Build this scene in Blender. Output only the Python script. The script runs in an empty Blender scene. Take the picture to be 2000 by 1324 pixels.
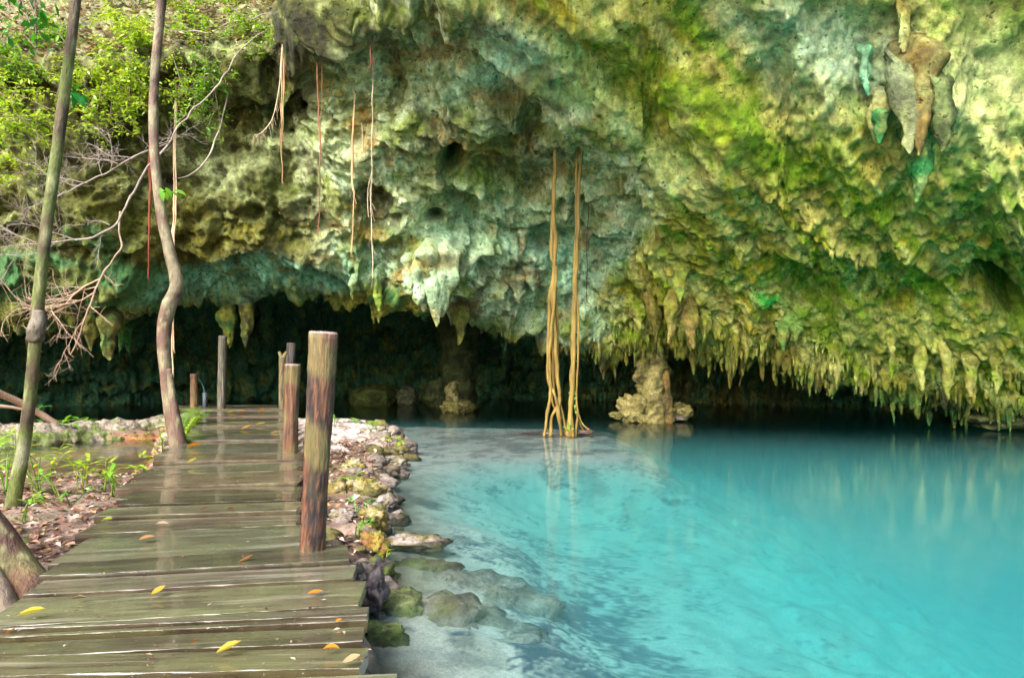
import bpy, bmesh, math, random
import numpy as np
from mathutils import Vector, Matrix

random.seed(7)
rng = np.random.default_rng(7)
sc = bpy.context.scene
COL = sc.collection

# ------------------------------------------------------------------ camera, sky, sun, exposure
F = 1333.0            # focal length in photograph pixels
ZC = 1.5              # camera height above the water
HZ = 700.0            # photograph row of the horizon
cam = bpy.data.cameras.new('camera'); cam.sensor_width = 36.0; cam.lens = 36.0 * F / 2000.0
cam.shift_y = (HZ - 662.0) / 2000.0; cam.clip_end = 500.0; cam.clip_start = 0.05
camo = bpy.data.objects.new('camera', cam); COL.objects.link(camo)
camo.location = (0, 0, ZC); camo.rotation_euler = (math.pi / 2, 0, 0)
sc.camera = camo

SUN_EL, SUN_AZ = math.radians(42), math.radians(-152)     # azimuth measured from +Y towards +X
w = bpy.data.worlds.new('World'); sc.world = w; w.use_nodes = True
wn = w.node_tree; wn.nodes.clear()
sky = wn.nodes.new('ShaderNodeTexSky'); sky.sky_type = 'NISHITA'; sky.sun_disc = False
sky.sun_elevation = SUN_EL; sky.sun_rotation = SUN_AZ; sky.dust_density = 5.0; sky.ozone_density = 0.4; sky.air_density = 0.7
bg = wn.nodes.new('ShaderNodeBackground'); bg.inputs['Strength'].default_value = 0.15
wo = wn.nodes.new('ShaderNodeOutputWorld')
wn.links.new(sky.outputs[0], bg.inputs[0]); wn.links.new(bg.outputs[0], wo.inputs[0])
sl = bpy.data.lights.new('sun', 'SUN'); sl.energy = 2.3; sl.angle = math.radians(28); sl.color = (1.0, 0.975, 0.94)
so = bpy.data.objects.new('sun', sl); COL.objects.link(so)
sd = Vector((math.cos(SUN_EL) * math.sin(SUN_AZ), math.cos(SUN_EL) * math.cos(SUN_AZ), math.sin(SUN_EL)))
so.rotation_euler = sd.to_track_quat('Z', 'Y').to_euler()
so.location = (-8, -8, 20)
vs = sc.view_settings; vs.view_transform = 'Standard'; vs.look = 'None'; vs.gamma = 1.0; vs.use_curve_mapping = False
vs.exposure = 1.7
sc.cycles.use_denoising = True; sc.cycles.adaptive_threshold = 0.025
sc.cycles.max_bounces = 7; sc.cycles.diffuse_bounces = 4; sc.cycles.glossy_bounces = 3
sc.cycles.transparent_max_bounces = 12; sc.cycles.transmission_bounces = 4; sc.cycles.volume_bounces = 1
sc.cycles.sample_clamp_indirect = 6.0
sc.cycles.caustics_reflective = False; sc.cycles.caustics_refractive = False

# ------------------------------------------------------------------ helpers
def at(px, py, Y):
    return Vector(((px - 1000.0) * Y / F, Y, ZC + (HZ - py) * Y / F))
def onz(px, py, z):
    return at(px, py, (ZC - z) * F / (py - HZ))
def lin(r, g, b):
    f = lambda c: ((c / 255.0 + 0.055) / 1.055) ** 2.4 if c > 10 else c / 255.0 / 12.92
    return np.array([f(r), f(g), f(b)])
def sst(a, b, x):
    t = np.clip((x - a) / (b - a), 0, 1); return t * t * (3 - 2 * t)
def lerp(a, b, t):
    return a + (b - a) * (t[..., None] if isinstance(t, np.ndarray) and np.ndim(a) != np.ndim(t) or (isinstance(t, np.ndarray) and t.ndim == 1 and (np.ndim(a) == 1 and len(a) == 3 or np.ndim(a) == 2)) else t)

_perm = np.random.default_rng(3).permutation(256).astype(np.int64); _perm = np.concatenate([_perm, _perm, _perm])
_g = np.random.default_rng(4).normal(size=(256, 3)); _g /= np.linalg.norm(_g, axis=1)[:, None]; _g = _g.astype(np.float32)
def pn(P, s=1.0, seed=0):
    """gradient noise, about -1..1; s: scalar or 3-vector frequency"""
    Q = (np.asarray(P, dtype=np.float64) * np.asarray(s) + seed * 17.31 + 500.0)
    I = np.floor(Q).astype(np.int64); f = (Q - I).astype(np.float32); I &= 255
    u = f * f * f * (f * (f * 6 - 15) + 10)
    out = 0
    x0, y0, z0 = I[:, 0], I[:, 1], I[:, 2]
    for dx in (0, 1):
        wx = u[:, 0] if dx else 1 - u[:, 0]
        a = _perm[(x0 + dx) & 255]
        for dy in (0, 1):
            wy = u[:, 1] if dy else 1 - u[:, 1]
            b = _perm[a + ((y0 + dy) & 255)]
            for dz in (0, 1):
                wz = u[:, 2] if dz else 1 - u[:, 2]
                h = _perm[b + ((z0 + dz) & 255)]
                g = _g[h]
                out = out + wx * wy * wz * (g[:, 0] * (f[:, 0] - dx) + g[:, 1] * (f[:, 1] - dy) + g[:, 2] * (f[:, 2] - dz))
    return out * 1.7
def fbm(P, s=1.0, o=4, seed=0, gain=0.5):
    s = np.asarray(s, dtype=float); r = 0; a = 1.0
    for i in range(o):
        r = r + a * pn(P, s, seed + i * 3); s = s * 2.03; a *= gain
    return r
def ridge(P, s=1.0, o=3, seed=0):
    s = np.asarray(s, dtype=float); r = 0; a = 1.0
    for i in range(o):
        r = r + a * (1 - 2 * np.abs(pn(P, s, seed + i * 3))); s = s * 2.1; a *= 0.5
    return r

ORG = {}
def origin_of(o):
    return ORG.get(o.name, Vector((0, 0, 0))) if o else Vector((0, 0, 0))
def tag(o, label=None, cat=None, group=None, kind=None):
    if label: o['label'] = label
    if cat: o['category'] = cat
    if group: o['group'] = group
    if kind: o['kind'] = kind
    return o
def thing(name, label, cat, loc, group=None):
    o = bpy.data.objects.new(name, None); COL.objects.link(o); o.location = loc; o.empty_display_size = 0.1
    ORG[o.name] = Vector(loc); tag(o, label, cat, group); return o
def mesh_obj(name, V, Fc, mat, parent=None, loc=None, cols=None, smooth=True):
    """one mesh object; V in world coordinates, re-based on the parent's origin or loc"""
    V = np.asarray(V, dtype=np.float64)
    if parent is not None: org = origin_of(parent)
    else: org = Vector(loc) if loc is not None else Vector((0, 0, 0))
    me = bpy.data.meshes.new(name)
    Vl = (V - np.array(org)).astype(np.float32)
    if isinstance(Fc, np.ndarray):
        n = len(Fc); k = Fc.shape[1]
        me.vertices.add(len(Vl)); me.vertices.foreach_set('co', Vl.ravel())
        me.loops.add(n * k); me.loops.foreach_set('vertex_index', Fc.astype(np.int32).ravel())
        me.polygons.add(n); me.polygons.foreach_set('loop_start', np.arange(0, n * k, k, dtype=np.int32))
        me.update(calc_edges=True)
    else:
        me.from_pydata(Vl.tolist(), [], Fc)
    if smooth: me.polygons.foreach_set('use_smooth', np.ones(len(me.polygons), dtype=bool))
    if cols is not None:
        a = me.color_attributes.new('Col', 'FLOAT_COLOR', 'POINT')
        c4 = np.ones((len(Vl), 4), dtype=np.float32); c4[:, :3] = cols
        a.data.foreach_set('color', c4.ravel())
    me.materials.append(mat); me.update()
    o = bpy.data.objects.new(name, me); COL.objects.link(o)
    if parent is not None:
        o.parent = parent; ORG[o.name] = org
    else:
        o.location = org; ORG[o.name] = org
    return o

class MB:
    def __init__(s): s.V = []; s.F = []; s.C = []; s.n = 0
    def add(s, V, Fc, c=None):
        V = np.asarray(V, dtype=float); s.V.append(V)
        s.F += [tuple(i + s.n for i in f) for f in Fc]
        c = np.array([.3, .3, .3]) if c is None else np.asarray(c, dtype=float)
        s.C.append(np.broadcast_to(c, (len(V), 3)) if c.ndim == 1 else c)
        s.n += len(V)
    def build(s, name, mat, parent=None, loc=None, smooth=True):
        return mesh_obj(name, np.concatenate(s.V), s.F, mat, parent, loc, np.concatenate(s.C), smooth)

def smooth_path(pts, rad, n):
    """Catmull-Rom through pts (world) with radii"""
    P = np.array([list(p) for p in pts], dtype=float); R = np.array(rad, dtype=float)
    m = len(P); t = np.linspace(0, m - 1, n); i = np.clip(t.astype(int), 0, m - 2); f = (t - i)[:, None]
    g = lambda A, k: A[np.clip(k, 0, m - 1)]
    p0, p1, p2, p3 = g(P, i - 1), g(P, i), g(P, i + 1), g(P, i + 2)
    Q = 0.5 * ((2 * p1) + (p2 - p0) * f + (2 * p0 - 5 * p1 + 4 * p2 - p3) * f**2 + (3 * p1 - p0 - 3 * p2 + p3) * f**3)
    return Q, R[i] * (1 - f[:, 0]) + R[i + 1] * f[:, 0]
def tube(mb, Q, R, seg=8, c=None, rough=0.0, seed=0, cap=True, flute=None):
    Q = np.asarray(Q, dtype=float); n = len(Q)
    R = np.broadcast_to(np.asarray(R, dtype=float), (n,))
    T = np.gradient(Q, axis=0); T /= np.linalg.norm(T, axis=1)[:, None] + 1e-9
    u = np.cross(T[0], [0.31, 0.9, 0.23]); u /= np.linalg.norm(u)
    V = []
    ang = np.linspace(0, 2 * np.pi, seg, endpoint=False)
    for k in range(n):
        u = u - T[k] * np.dot(u, T[k]); u /= np.linalg.norm(u) + 1e-9
        v = np.cross(T[k], u)
        r = np.full(seg, R[k])
        if flute is not None: r = r * flute(ang, k / max(1, n - 1))
        V.append(Q[k] + r[:, None] * (np.cos(ang)[:, None] * u + np.sin(ang)[:, None] * v))
    V = np.concatenate(V)
    if rough:
        d = V - np.repeat(Q, seg, axis=0)
        V = V + d * (rough * fbm(V, np.array([9, 9, 4.0]), 3, seed))[:, None]
    Fc = []
    for k in range(n - 1):
        for j in range(seg):
            a = k * seg + j; b = k * seg + (j + 1) % seg
            Fc.append((a, b, b + seg, a + seg))
    if cap:
        Fc.append(tuple(range(seg))[::-1]); Fc.append(tuple((n - 1) * seg + j for j in range(seg)))
    mb.add(V, Fc, c)
    return V
def leaf(mb, p, d, up, L, W, c, fold=0.25, droop=0.2):
    """a pointed leaf blade of 8 small faces, folded along the midrib"""
    d = np.asarray(d, dtype=float); d /= np.linalg.norm(d) + 1e-9
    s = np.cross(d, up); s /= np.linalg.norm(s) + 1e-9; nrm = np.cross(s, d)
    p = np.asarray(p, dtype=float)
    V = [p]; ks = (0.22, 0.5, 0.78)
    for k, wd in zip(ks, (0.7, 1.0, 0.62)):
        cc = p + d * L * k - nrm * droop * L * k * k
        V += [cc, cc + s * W * wd * .5 + nrm * fold * W * wd * .5, cc - s * W * wd * .5 + nrm * fold * W * wd * .5]
    V.append(p + d * L - nrm * droop * L)
    Fc = [(0, 2, 1), (0, 1, 3), (1, 2, 5, 4), (3, 1, 4, 6), (4, 5, 8, 7), (6, 4, 7, 9), (7, 8, 10), (9, 7, 10)]
    mb.add(np.array(V), Fc, c)
def leaf4(mb, p, d, up, L, W, c):
    d = np.asarray(d, dtype=float); d /= np.linalg.norm(d) + 1e-9
    s = np.cross(d, up); s /= np.linalg.norm(s) + 1e-9; nrm = np.cross(s, d)
    m = p + d * L * .5
    mb.add(np.array([p, m + s * W * .5 + nrm * W * .14, p + d * L, m - s * W * .5 + nrm * W * .14]), [(0, 1, 2), (0, 2, 3)], c)

# ------------------------------------------------------------------ materials
class NT:
    def __init__(s, name):
        s.m = bpy.data.materials.new(name); s.m.use_nodes = True; s.t = s.m.node_tree; s.t.nodes.clear()
        s.out = s.n('ShaderNodeOutputMaterial')
    def n(s, typ, **kw):
        x = s.t.nodes.new(typ)
        for k, v in kw.items():
            if k.startswith('_'): setattr(x, k[1:], v)
            else: x.inputs[k.replace('__', ' ')].default_value = v
        return x
    def l(s, a, b): s.t.links.new(a, b)
    def noise(s, scale, detail=4, rough=.55, vec=None, dist=0.0):
        x = s.n('ShaderNodeTexNoise'); x.inputs['Scale'].default_value = scale; x.inputs['Detail'].default_value = detail
        x.inputs['Roughness'].default_value = rough; x.inputs['Distortion'].default_value = dist
        if vec is not None: s.l(vec, x.inputs['Vector'])
        return x.outputs['Fac']
    def rng(s, v, a, b, c, d):
        x = s.n('ShaderNodeMapRange'); x.inputs[1].default_value = a; x.inputs[2].default_value = b; x.inputs[3].default_value = c; x.inputs[4].default_value = d
        s.l(v, x.inputs[0]); return x.outputs[0]
    def mix(s, f, a, b, mode='MIX'):
        x = s.n('ShaderNodeMix', _data_type='RGBA', _blend_type=mode)
        for v, i in ((f, 0), (a, 6), (b, 7)):
            if hasattr(v, 'is_linked'): s.l(v, x.inputs[i])
            else: x.inputs[i].default_value = v if i == 0 else (*v, 1)
        return x.outputs[2]
    def math(s, op, a, b):
        x = s.n('ShaderNodeMath', _operation=op)
        for v, i in ((a, 0), (b, 1)):
            if hasattr(v, 'is_linked'): s.l(v, x.inputs[i])
            else: x.inputs[i].default_value = v
        return x.outputs[0]
    def pos(s): return s.n('ShaderNodeNewGeometry').outputs['Position']
    def obj(s): return s.n('ShaderNodeTexCoord').outputs['Object']
    def scale(s, v, sx, sy, sz):
        x = s.n('ShaderNodeMapping'); x.inputs['Scale'].default_value = (sx, sy, sz); s.l(v, x.inputs[0]); return x.outputs[0]
    def col(s):
        x = s.n('ShaderNodeAttribute'); x.attribute_name = 'Col'; return x.outputs['Color']
    def bump(s, h, strength=.5, dist=.02):
        x = s.n('ShaderNodeBump', Strength=strength, Distance=dist); s.l(h, x.inputs['Height']); return x.outputs[0]
    def bsdf(s, color, rough=.7, normal=None, spec=.4, **kw):
        x = s.n('ShaderNodeBsdfPrincipled')
        for v, k in ((color, 'Base Color'), (rough, 'Roughness')):
            if hasattr(v, 'is_linked'): s.l(v, x.inputs[k])
            else: x.inputs[k].default_value = (*v, 1) if k == 'Base Color' else v
        x.inputs['Specular IOR Level'].default_value = spec
        for k, v in kw.items(): x.inputs[k.replace('__', ' ')].default_value = v
        if normal is not None: s.l(normal, x.inputs['Normal'])
        return x
def mat_rock(name='rock', fine=1.0):
    t = NT(name); P = t.pos(); c = t.col()
    n1 = t.noise(10 * fine, 8, .74, P); n2 = t.noise(3.2 * fine, 6, .66, P, .6)
    f = t.math('MULTIPLY', t.rng(n1, .3, .7, .35, 1.65), t.rng(n2, .3, .7, .7, 1.3))
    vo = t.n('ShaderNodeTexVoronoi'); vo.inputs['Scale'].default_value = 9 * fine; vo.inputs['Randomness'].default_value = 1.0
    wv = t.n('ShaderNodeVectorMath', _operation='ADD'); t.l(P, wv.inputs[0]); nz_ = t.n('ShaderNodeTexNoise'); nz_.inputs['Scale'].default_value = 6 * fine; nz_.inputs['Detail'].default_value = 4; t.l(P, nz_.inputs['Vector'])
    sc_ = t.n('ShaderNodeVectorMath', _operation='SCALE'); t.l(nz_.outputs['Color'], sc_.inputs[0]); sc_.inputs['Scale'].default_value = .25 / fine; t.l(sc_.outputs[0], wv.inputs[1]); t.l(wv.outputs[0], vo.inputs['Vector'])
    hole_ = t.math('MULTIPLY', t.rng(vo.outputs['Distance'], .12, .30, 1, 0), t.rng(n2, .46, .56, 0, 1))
    f = t.math('MULTIPLY', f, t.rng(hole_, 0, 1, 1, .3))  # pit spots darkened in the colour too, as shade inside the holes
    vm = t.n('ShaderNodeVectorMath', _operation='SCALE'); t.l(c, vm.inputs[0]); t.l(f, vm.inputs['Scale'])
    n3 = t.noise(34 * fine, 5, .7, P)
    pits = t.n('ShaderNodeTexVoronoi'); pits.inputs['Scale'].default_value = 6.5 * fine; t.l(P, pits.inputs['Vector'])
    h = t.math('ADD', t.math('MULTIPLY', n1, 1.0), t.math('MULTIPLY', n3, .35))
    h = t.math('ADD', h, t.math('MULTIPLY', pits.outputs['Distance'], .5)); h = t.math('SUBTRACT', h, t.math('MULTIPLY', hole_, .5))
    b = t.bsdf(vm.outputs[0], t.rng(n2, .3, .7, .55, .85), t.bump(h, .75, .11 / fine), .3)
    t.l(b.outputs[0], t.out.inputs[0]); return t.m
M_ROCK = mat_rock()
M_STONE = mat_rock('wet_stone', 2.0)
def mat_vcol(name, rough=.7, bumpscale=40, bs=.4, bd=.01, spec=.35, vary=.35, stretch=None):
    t = NT(name); P = t.pos() if stretch is None else t.scale(t.obj(), *stretch)
    n1 = t.noise(bumpscale, 7, .68, P)
    vm = t.n('ShaderNodeVectorMath', _operation='SCALE'); t.l(t.col(), vm.inputs[0]); t.l(t.rng(n1, .25, .75, 1 - vary, 1 + vary), vm.inputs['Scale'])
    b = t.bsdf(vm.outputs[0], rough, t.bump(n1, bs, bd), spec)
    t.l(b.outputs[0], t.out.inputs[0]); return t.m
M_GROUND = mat_vcol('ground_soil', .85, 45, .6, .03)
M_BARK = mat_vcol('bark', .6, 7, .7, .03, .4, .55, (6, 6, 2.4))
M_VINE = mat_vcol('root_fibre', .7, 12, .4, .006, .3, .3, (8, 8, 1.2))
M_POST = mat_vcol('weathered_post', .5, 10, .8, .02, .5, .65, (9, 9, 1.3))
M_LITTER = mat_vcol('dry_leaf', .55, 30, .2, .004, .4, .25)
def mat_leaf():
    t = NT('leaf'); c = t.col()
    b = t.bsdf(c, .42, None, .4)
    tr = t.n('ShaderNodeBsdfTranslucent')
    t.l(t.mix(1.0, c, (1.25, 1.2, .5), 'MULTIPLY'), tr.inputs['Color'])
    mx = t.n('ShaderNodeMixShader'); mx.inputs[0].default_value = .4
    t.l(b.outputs[0], mx.inputs[1]); t.l(tr.outputs[0], mx.inputs[2]); t.l(mx.outputs[0], t.out.inputs[0]); return t.m
M_LEAF = mat_leaf()
def mat_plank():
    t = NT('wet_algae_plank'); oi = t.n('ShaderNodeObjectInfo')
    add = t.n('ShaderNodeVectorMath', _operation='ADD'); t.l(t.obj(), add.inputs[0])
    rv = t.n('ShaderNodeVectorMath', _operation='SCALE'); rv.inputs[0].default_value = (7, 13, 5); t.l(oi.outputs['Random'], rv.inputs['Scale']); t.l(rv.outputs[0], add.inputs[1])
    U = add.outputs[0]
    grain = t.noise(5, 6, .62, t.scale(U, .55, 9, 9), .25)
    fine = t.noise(8, 5, .7, t.scale(U, 1.2, 30, 30))
    blot = t.noise(2.2, 4, .6, t.scale(U, .8, 2.4, 2)); blot2 = t.noise(1.5, 3, .55, t.scale(U, .7, 1.8, 1))
    c = t.mix(t.rng(grain, .35, .65, 0, 1), (.030, .026, .016), (.125, .120, .064))
    c = t.mix(t.rng(blot, .42, .62, 0, .75), c, (.135, .150, .065))
    c = t.mix(t.rng(blot2, .5, .72, 0, .6), c, (.055, .034, .026))
    streak = t.noise(3, 3, .5, t.scale(U, .35, 6, 3)); c = t.mix(t.rng(streak, .58, .72, 0, .6), c, (.30, .29, .19))  # pale streaks in the colour stand in for sky reflections on wet boards
    side = t.col(); c = t.mix(1.0, c, side, 'MULTIPLY')
    c = t.mix(t.rng(fine, .3, .7, .35, 0), c, (.02, .016, .01))
    spk = t.noise(70, 2, .5, t.obj()); c = t.mix(t.rng(spk, .7, .78, 0, .7), c, (.4, .36, .28))
    r = t.math('ADD', t.rng(blot2, .35, .65, .07, .30), t.rng(fine, .3, .7, -.03, .10))
    h = t.math('ADD', t.math('MULTIPLY', grain, .8), t.math('MULTIPLY', fine, .35))
    b = t.bsdf(c, r, t.bump(h, .3, .012), .75, Coat__Weight=.6, Coat__Roughness=.07)
    t.l(b.outputs[0], t.out.inputs[0]); return t.m
M_PLANK = mat_plank()
def mat_water():
    t = NT('clear_turquoise_water'); P = t.pos()
    n = t.noise(1.6, 3, .5, t.scale(P, 1, .6, 1)); n2 = t.noise(7, 2, .5, P)
    h = t.math('ADD', n, t.math('MULTIPLY', n2, .12))
    bp = t.bump(h, .06, .05)
    fr = t.n('ShaderNodeFresnel', IOR=1.33); t.l(bp, fr.inputs['Normal'])
    gl = t.n('ShaderNodeBsdfGlossy', Roughness=.10); t.l(bp, gl.inputs['Normal'])
    tr = t.n('ShaderNodeBsdfTransparent')
    mx = t.n('ShaderNodeMixShader'); t.l(fr.outputs[0], mx.inputs[0]); t.l(tr.outputs[0], mx.inputs[1]); t.l(gl.outputs[0], mx.inputs[2])
    t.l(mx.outputs[0], t.out.inputs['Surface'])
    va = t.n('ShaderNodeVolumeAbsorption', Density=WATER_DENS); va.inputs['Color'].default_value = (*WATER_COL, 1)
    vsn = t.n('ShaderNodeVolumeScatter', Density=WATER_SCAT, Anisotropy=0.0); vsn.inputs['Color'].default_value = (.62, .97, 1, 1)
    ad = t.n('ShaderNodeAddShader'); t.l(va.outputs[0], ad.inputs[0]); t.l(vsn.outputs[0], ad.inputs[1]); t.l(ad.outputs[0], t.out.inputs['Volume'])
    return t.m
WATER_SCAT = 0.24; WATER_DENS = 0.75; WATER_COL = (0.0, .93, .955)
M_WATER = mat_water()
def mat_plain(name, c, rough=.5):
    t = NT(name); n = t.noise(30, 3, .5, t.obj())
    b = t.bsdf(t.mix(t.rng(n, .3, .7, 0, .4), c, tuple(x * .55 for x in c)), rough); t.l(b.outputs[0], t.out.inputs[0]); return t.m

# ------------------------------------------------------------------ the cave: ceiling, cliff and back wall, one rock mass
# profiles down the rock at eleven bearings: (photograph row, distance) pairs measured from the photograph
PROF = {
 -900: [(-500,17),(-60,15.5),(110,12.5),(250,11),(400,10.6),(500,11),(590,12.6),(690,15),(800,18.5),(860,19)],
 -300: [(-500,22),(-60,17),(120,12.2),(250,13.0),(400,12.8),(490,13.0),(590,14.6),(690,17.0),(793,20.5),(845,21)],
 0: [(-500,26),(-60,18),(125,12.6),(240,13.6),(400,13.3),(485,13.5),(590,15),(640,19.0),(790,21),(840,21.5)],
 200: [(-500,26),(-60,18),(135,12.7),(250,13.8),(400,13.5),(490,13.8),(590,15.2),(610,19.5),(788,22),(840,22.5)],
 350: [(-500,25),(-60,17.5),(120,12.8),(240,13.9),(400,13.7),(475,14.0),(580,15.4),(560,20.5),(785,23.5),(840,24)],
 560: [(-500,22),(-60,15.2),(85,12.3),(200,13.4),(400,13.8),(490,14.4),(560,15.4),(530,21.5),(775,26),(840,26.5)],
 640: [(-500,15),(-60,12.2),(70,12.3),(230,13.4),(400,14.0),(490,14.6),(552,15.5),(520,22),(774,27),(840,27.5)],
 720: [(-500,10),(-60,10.8),(90,12.3),(240,13.3),(400,14.2),(500,14.9),(550,15.6),(515,22),(773,27.5),(840,28)],
 850: [(-500,7.5),(-60,10.2),(80,12.0),(240,13.2),(400,14.3),(520,14.8),(600,15.6),(560,22),(773,27),(840,28)],
 1000: [(-500,8.1),(-60,10.0),(100,11.6),(220,12.9),(400,14.6),(540,15.6),(640,17),(640,21),(774,26.5),(840,27)],
 1120: [(-500,7.8),(-60,9.9),(195,12.1),(265,13.0),(400,14.6),(560,15.8),(665,17.2),(655,21),(776,25),(840,26)],
 1250: [(-500,7.6),(-60,9.8),(290,12.6),(360,13.3),(450,14.4),(570,15.4),(665,16.2),(640,20.5),(780,24),(840,25)],
 1400: [(-500,7.5),(-60,9.7),(300,11.6),(420,12.9),(520,13.9),(600,14.7),(665,15.4),(630,20),(785,22.5),(850,23)],
 1550: [(-500,7.3999999999999995),(-60,9.6),(250,11),(400,12.3),(520,13.4),(620,14.4),(695,15.2),(650,19.5),(790,21.5),(855,22)],
 1700: [(-500,7.3999999999999995),(-60,9.5),(250,10.6),(420,12.1),(560,13.3),(660,14.1),(735,14.9),(700,19),(797,20),(860,20.5)],
 1850: [(-500,7.3),(-60,9.4),(250,10.3),(430,11.7),(580,12.9),(680,13.8),(765,14.6),(745,17.8),(812,17.4),(880,17.8)],
 2000: [(-500,7.2),(-60,9.3),(250,10),(430,11.4),(580,12.5),(680,13.4),(765,14.2),(770,16.2),(825,15.8),(890,16)],
 2600: [(-500,6.8),(-60,8.0),(250,8.6),(430,9.8),(580,10.8),(690,11.6),(800,12.4),(830,13),(860,13.2),(940,13.4)],
 3600: [(-500,4.6),(-60,5.8),(250,6.8),(430,7.6),(580,8.2),(690,8.8),(820,9.2),(870,9.5),(910,9.7),(990,9.9)],
}
PXK = np.array(sorted(PROF), dtype=float); PT = np.array([PROF[int(k)] for k in PXK], dtype=float)      # columns x 10 x 2
PT[:, 9, 1] = PT[:, 8, 1] + .5; PT[:, 9, 0] = HZ + 7.0 * F / PT[:, 9, 1]                     # the wall runs on below the lake bed
def pchip(x, Y, xq):
    """monotone cubic through rows of Y at x, evaluated at xq (axis 0)"""
    h = np.diff(x); sh = (-1,) + (1,) * (Y.ndim - 1); h = h.reshape(sh); d = np.diff(Y, axis=0) / h
    m = np.zeros_like(Y); m[0] = d[0]; m[-1] = d[-1]
    a, b = d[:-1], d[1:]; w1 = 2 * h[1:] + h[:-1]; w2 = h[1:] + 2 * h[:-1]
    ok = a * b > 0
    with np.errstate(divide='ignore', invalid='ignore'):
        mm = (w1 + w2) / (w1 / a + w2 / b)
    m[1:-1] = np.where(ok, mm, 0)
    i = np.clip(np.searchsorted(x, xq) - 1, 0, len(x) - 2)
    t = ((xq - x[i]) / (x[i + 1] - x[i])).reshape(sh); hh = (x[i + 1] - x[i]).reshape(sh)
    return ((2*t**3 - 3*t**2 + 1) * Y[i] + (t**3 - 2*t**2 + t) * hh * m[i] + (-2*t**3 + 3*t**2) * Y[i+1] + (t**3 - t**2) * hh * m[i+1])
cols_px = np.concatenate([np.linspace(-900, -70, 60), np.linspace(-66, 2066, 830), np.linspace(2090, 3600, 60)])
seg_rows = [16, 46, 66, 62, 50, 46, 52, 40, 14]
tk = np.concatenate([np.linspace(k, k + 1, r, endpoint=False) for k, r in enumerate(seg_rows)] + [[9.0]])
S1 = pchip(PXK, PT, cols_px)                                    # C x 10 x 2
S2 = pchip(np.arange(10.0), np.transpose(S1, (1, 0, 2)), tk)   # R x C x 2
NR, NC = len(tk), len(cols_px)
GPX = np.broadcast_to(cols_px, (NR, NC)); GPY = S2[..., 0]; GY = S2[..., 1]
B = np.stack([(GPX - 1000) * GY / F, GY, ZC + (HZ - GPY) * GY / F], axis=-1)
TK = np.broadcast_to(tk[:, None], (NR, NC)).ravel()
def grid_normals(G):
    du = np.gradient(G, axis=1); dv = np.gradient(G, axis=0)
    n = np.cross(du, dv); n /= np.linalg.norm(n, axis=-1, keepdims=True) + 1e-9
    s = np.sign(np.sum(n * (np.array([0, 0, ZC]) - G), axis=-1, keepdims=True)); s[s == 0] = 1
    return n * s
LIPX = np.array([-900, 0, 200, 350, 500, 700, 780, 870, 950, 1050, 1250, 1400, 1550, 1700, 1850, 2000, 3600.])
LIPY = np.array([590, 590, 590, 585, 560, 548, 560, 590, 620, 655, 665, 665, 700, 740, 770, 775, 830.])
RPY = np.array([-600, 0, 40, 100, 190, 290, 360, 430, 500, 560, 720.]); RPX = np.array([600, 880, 990, 1060, 1130, 1240, 1290, 1300, 1230, 1190, 1150.])

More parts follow.
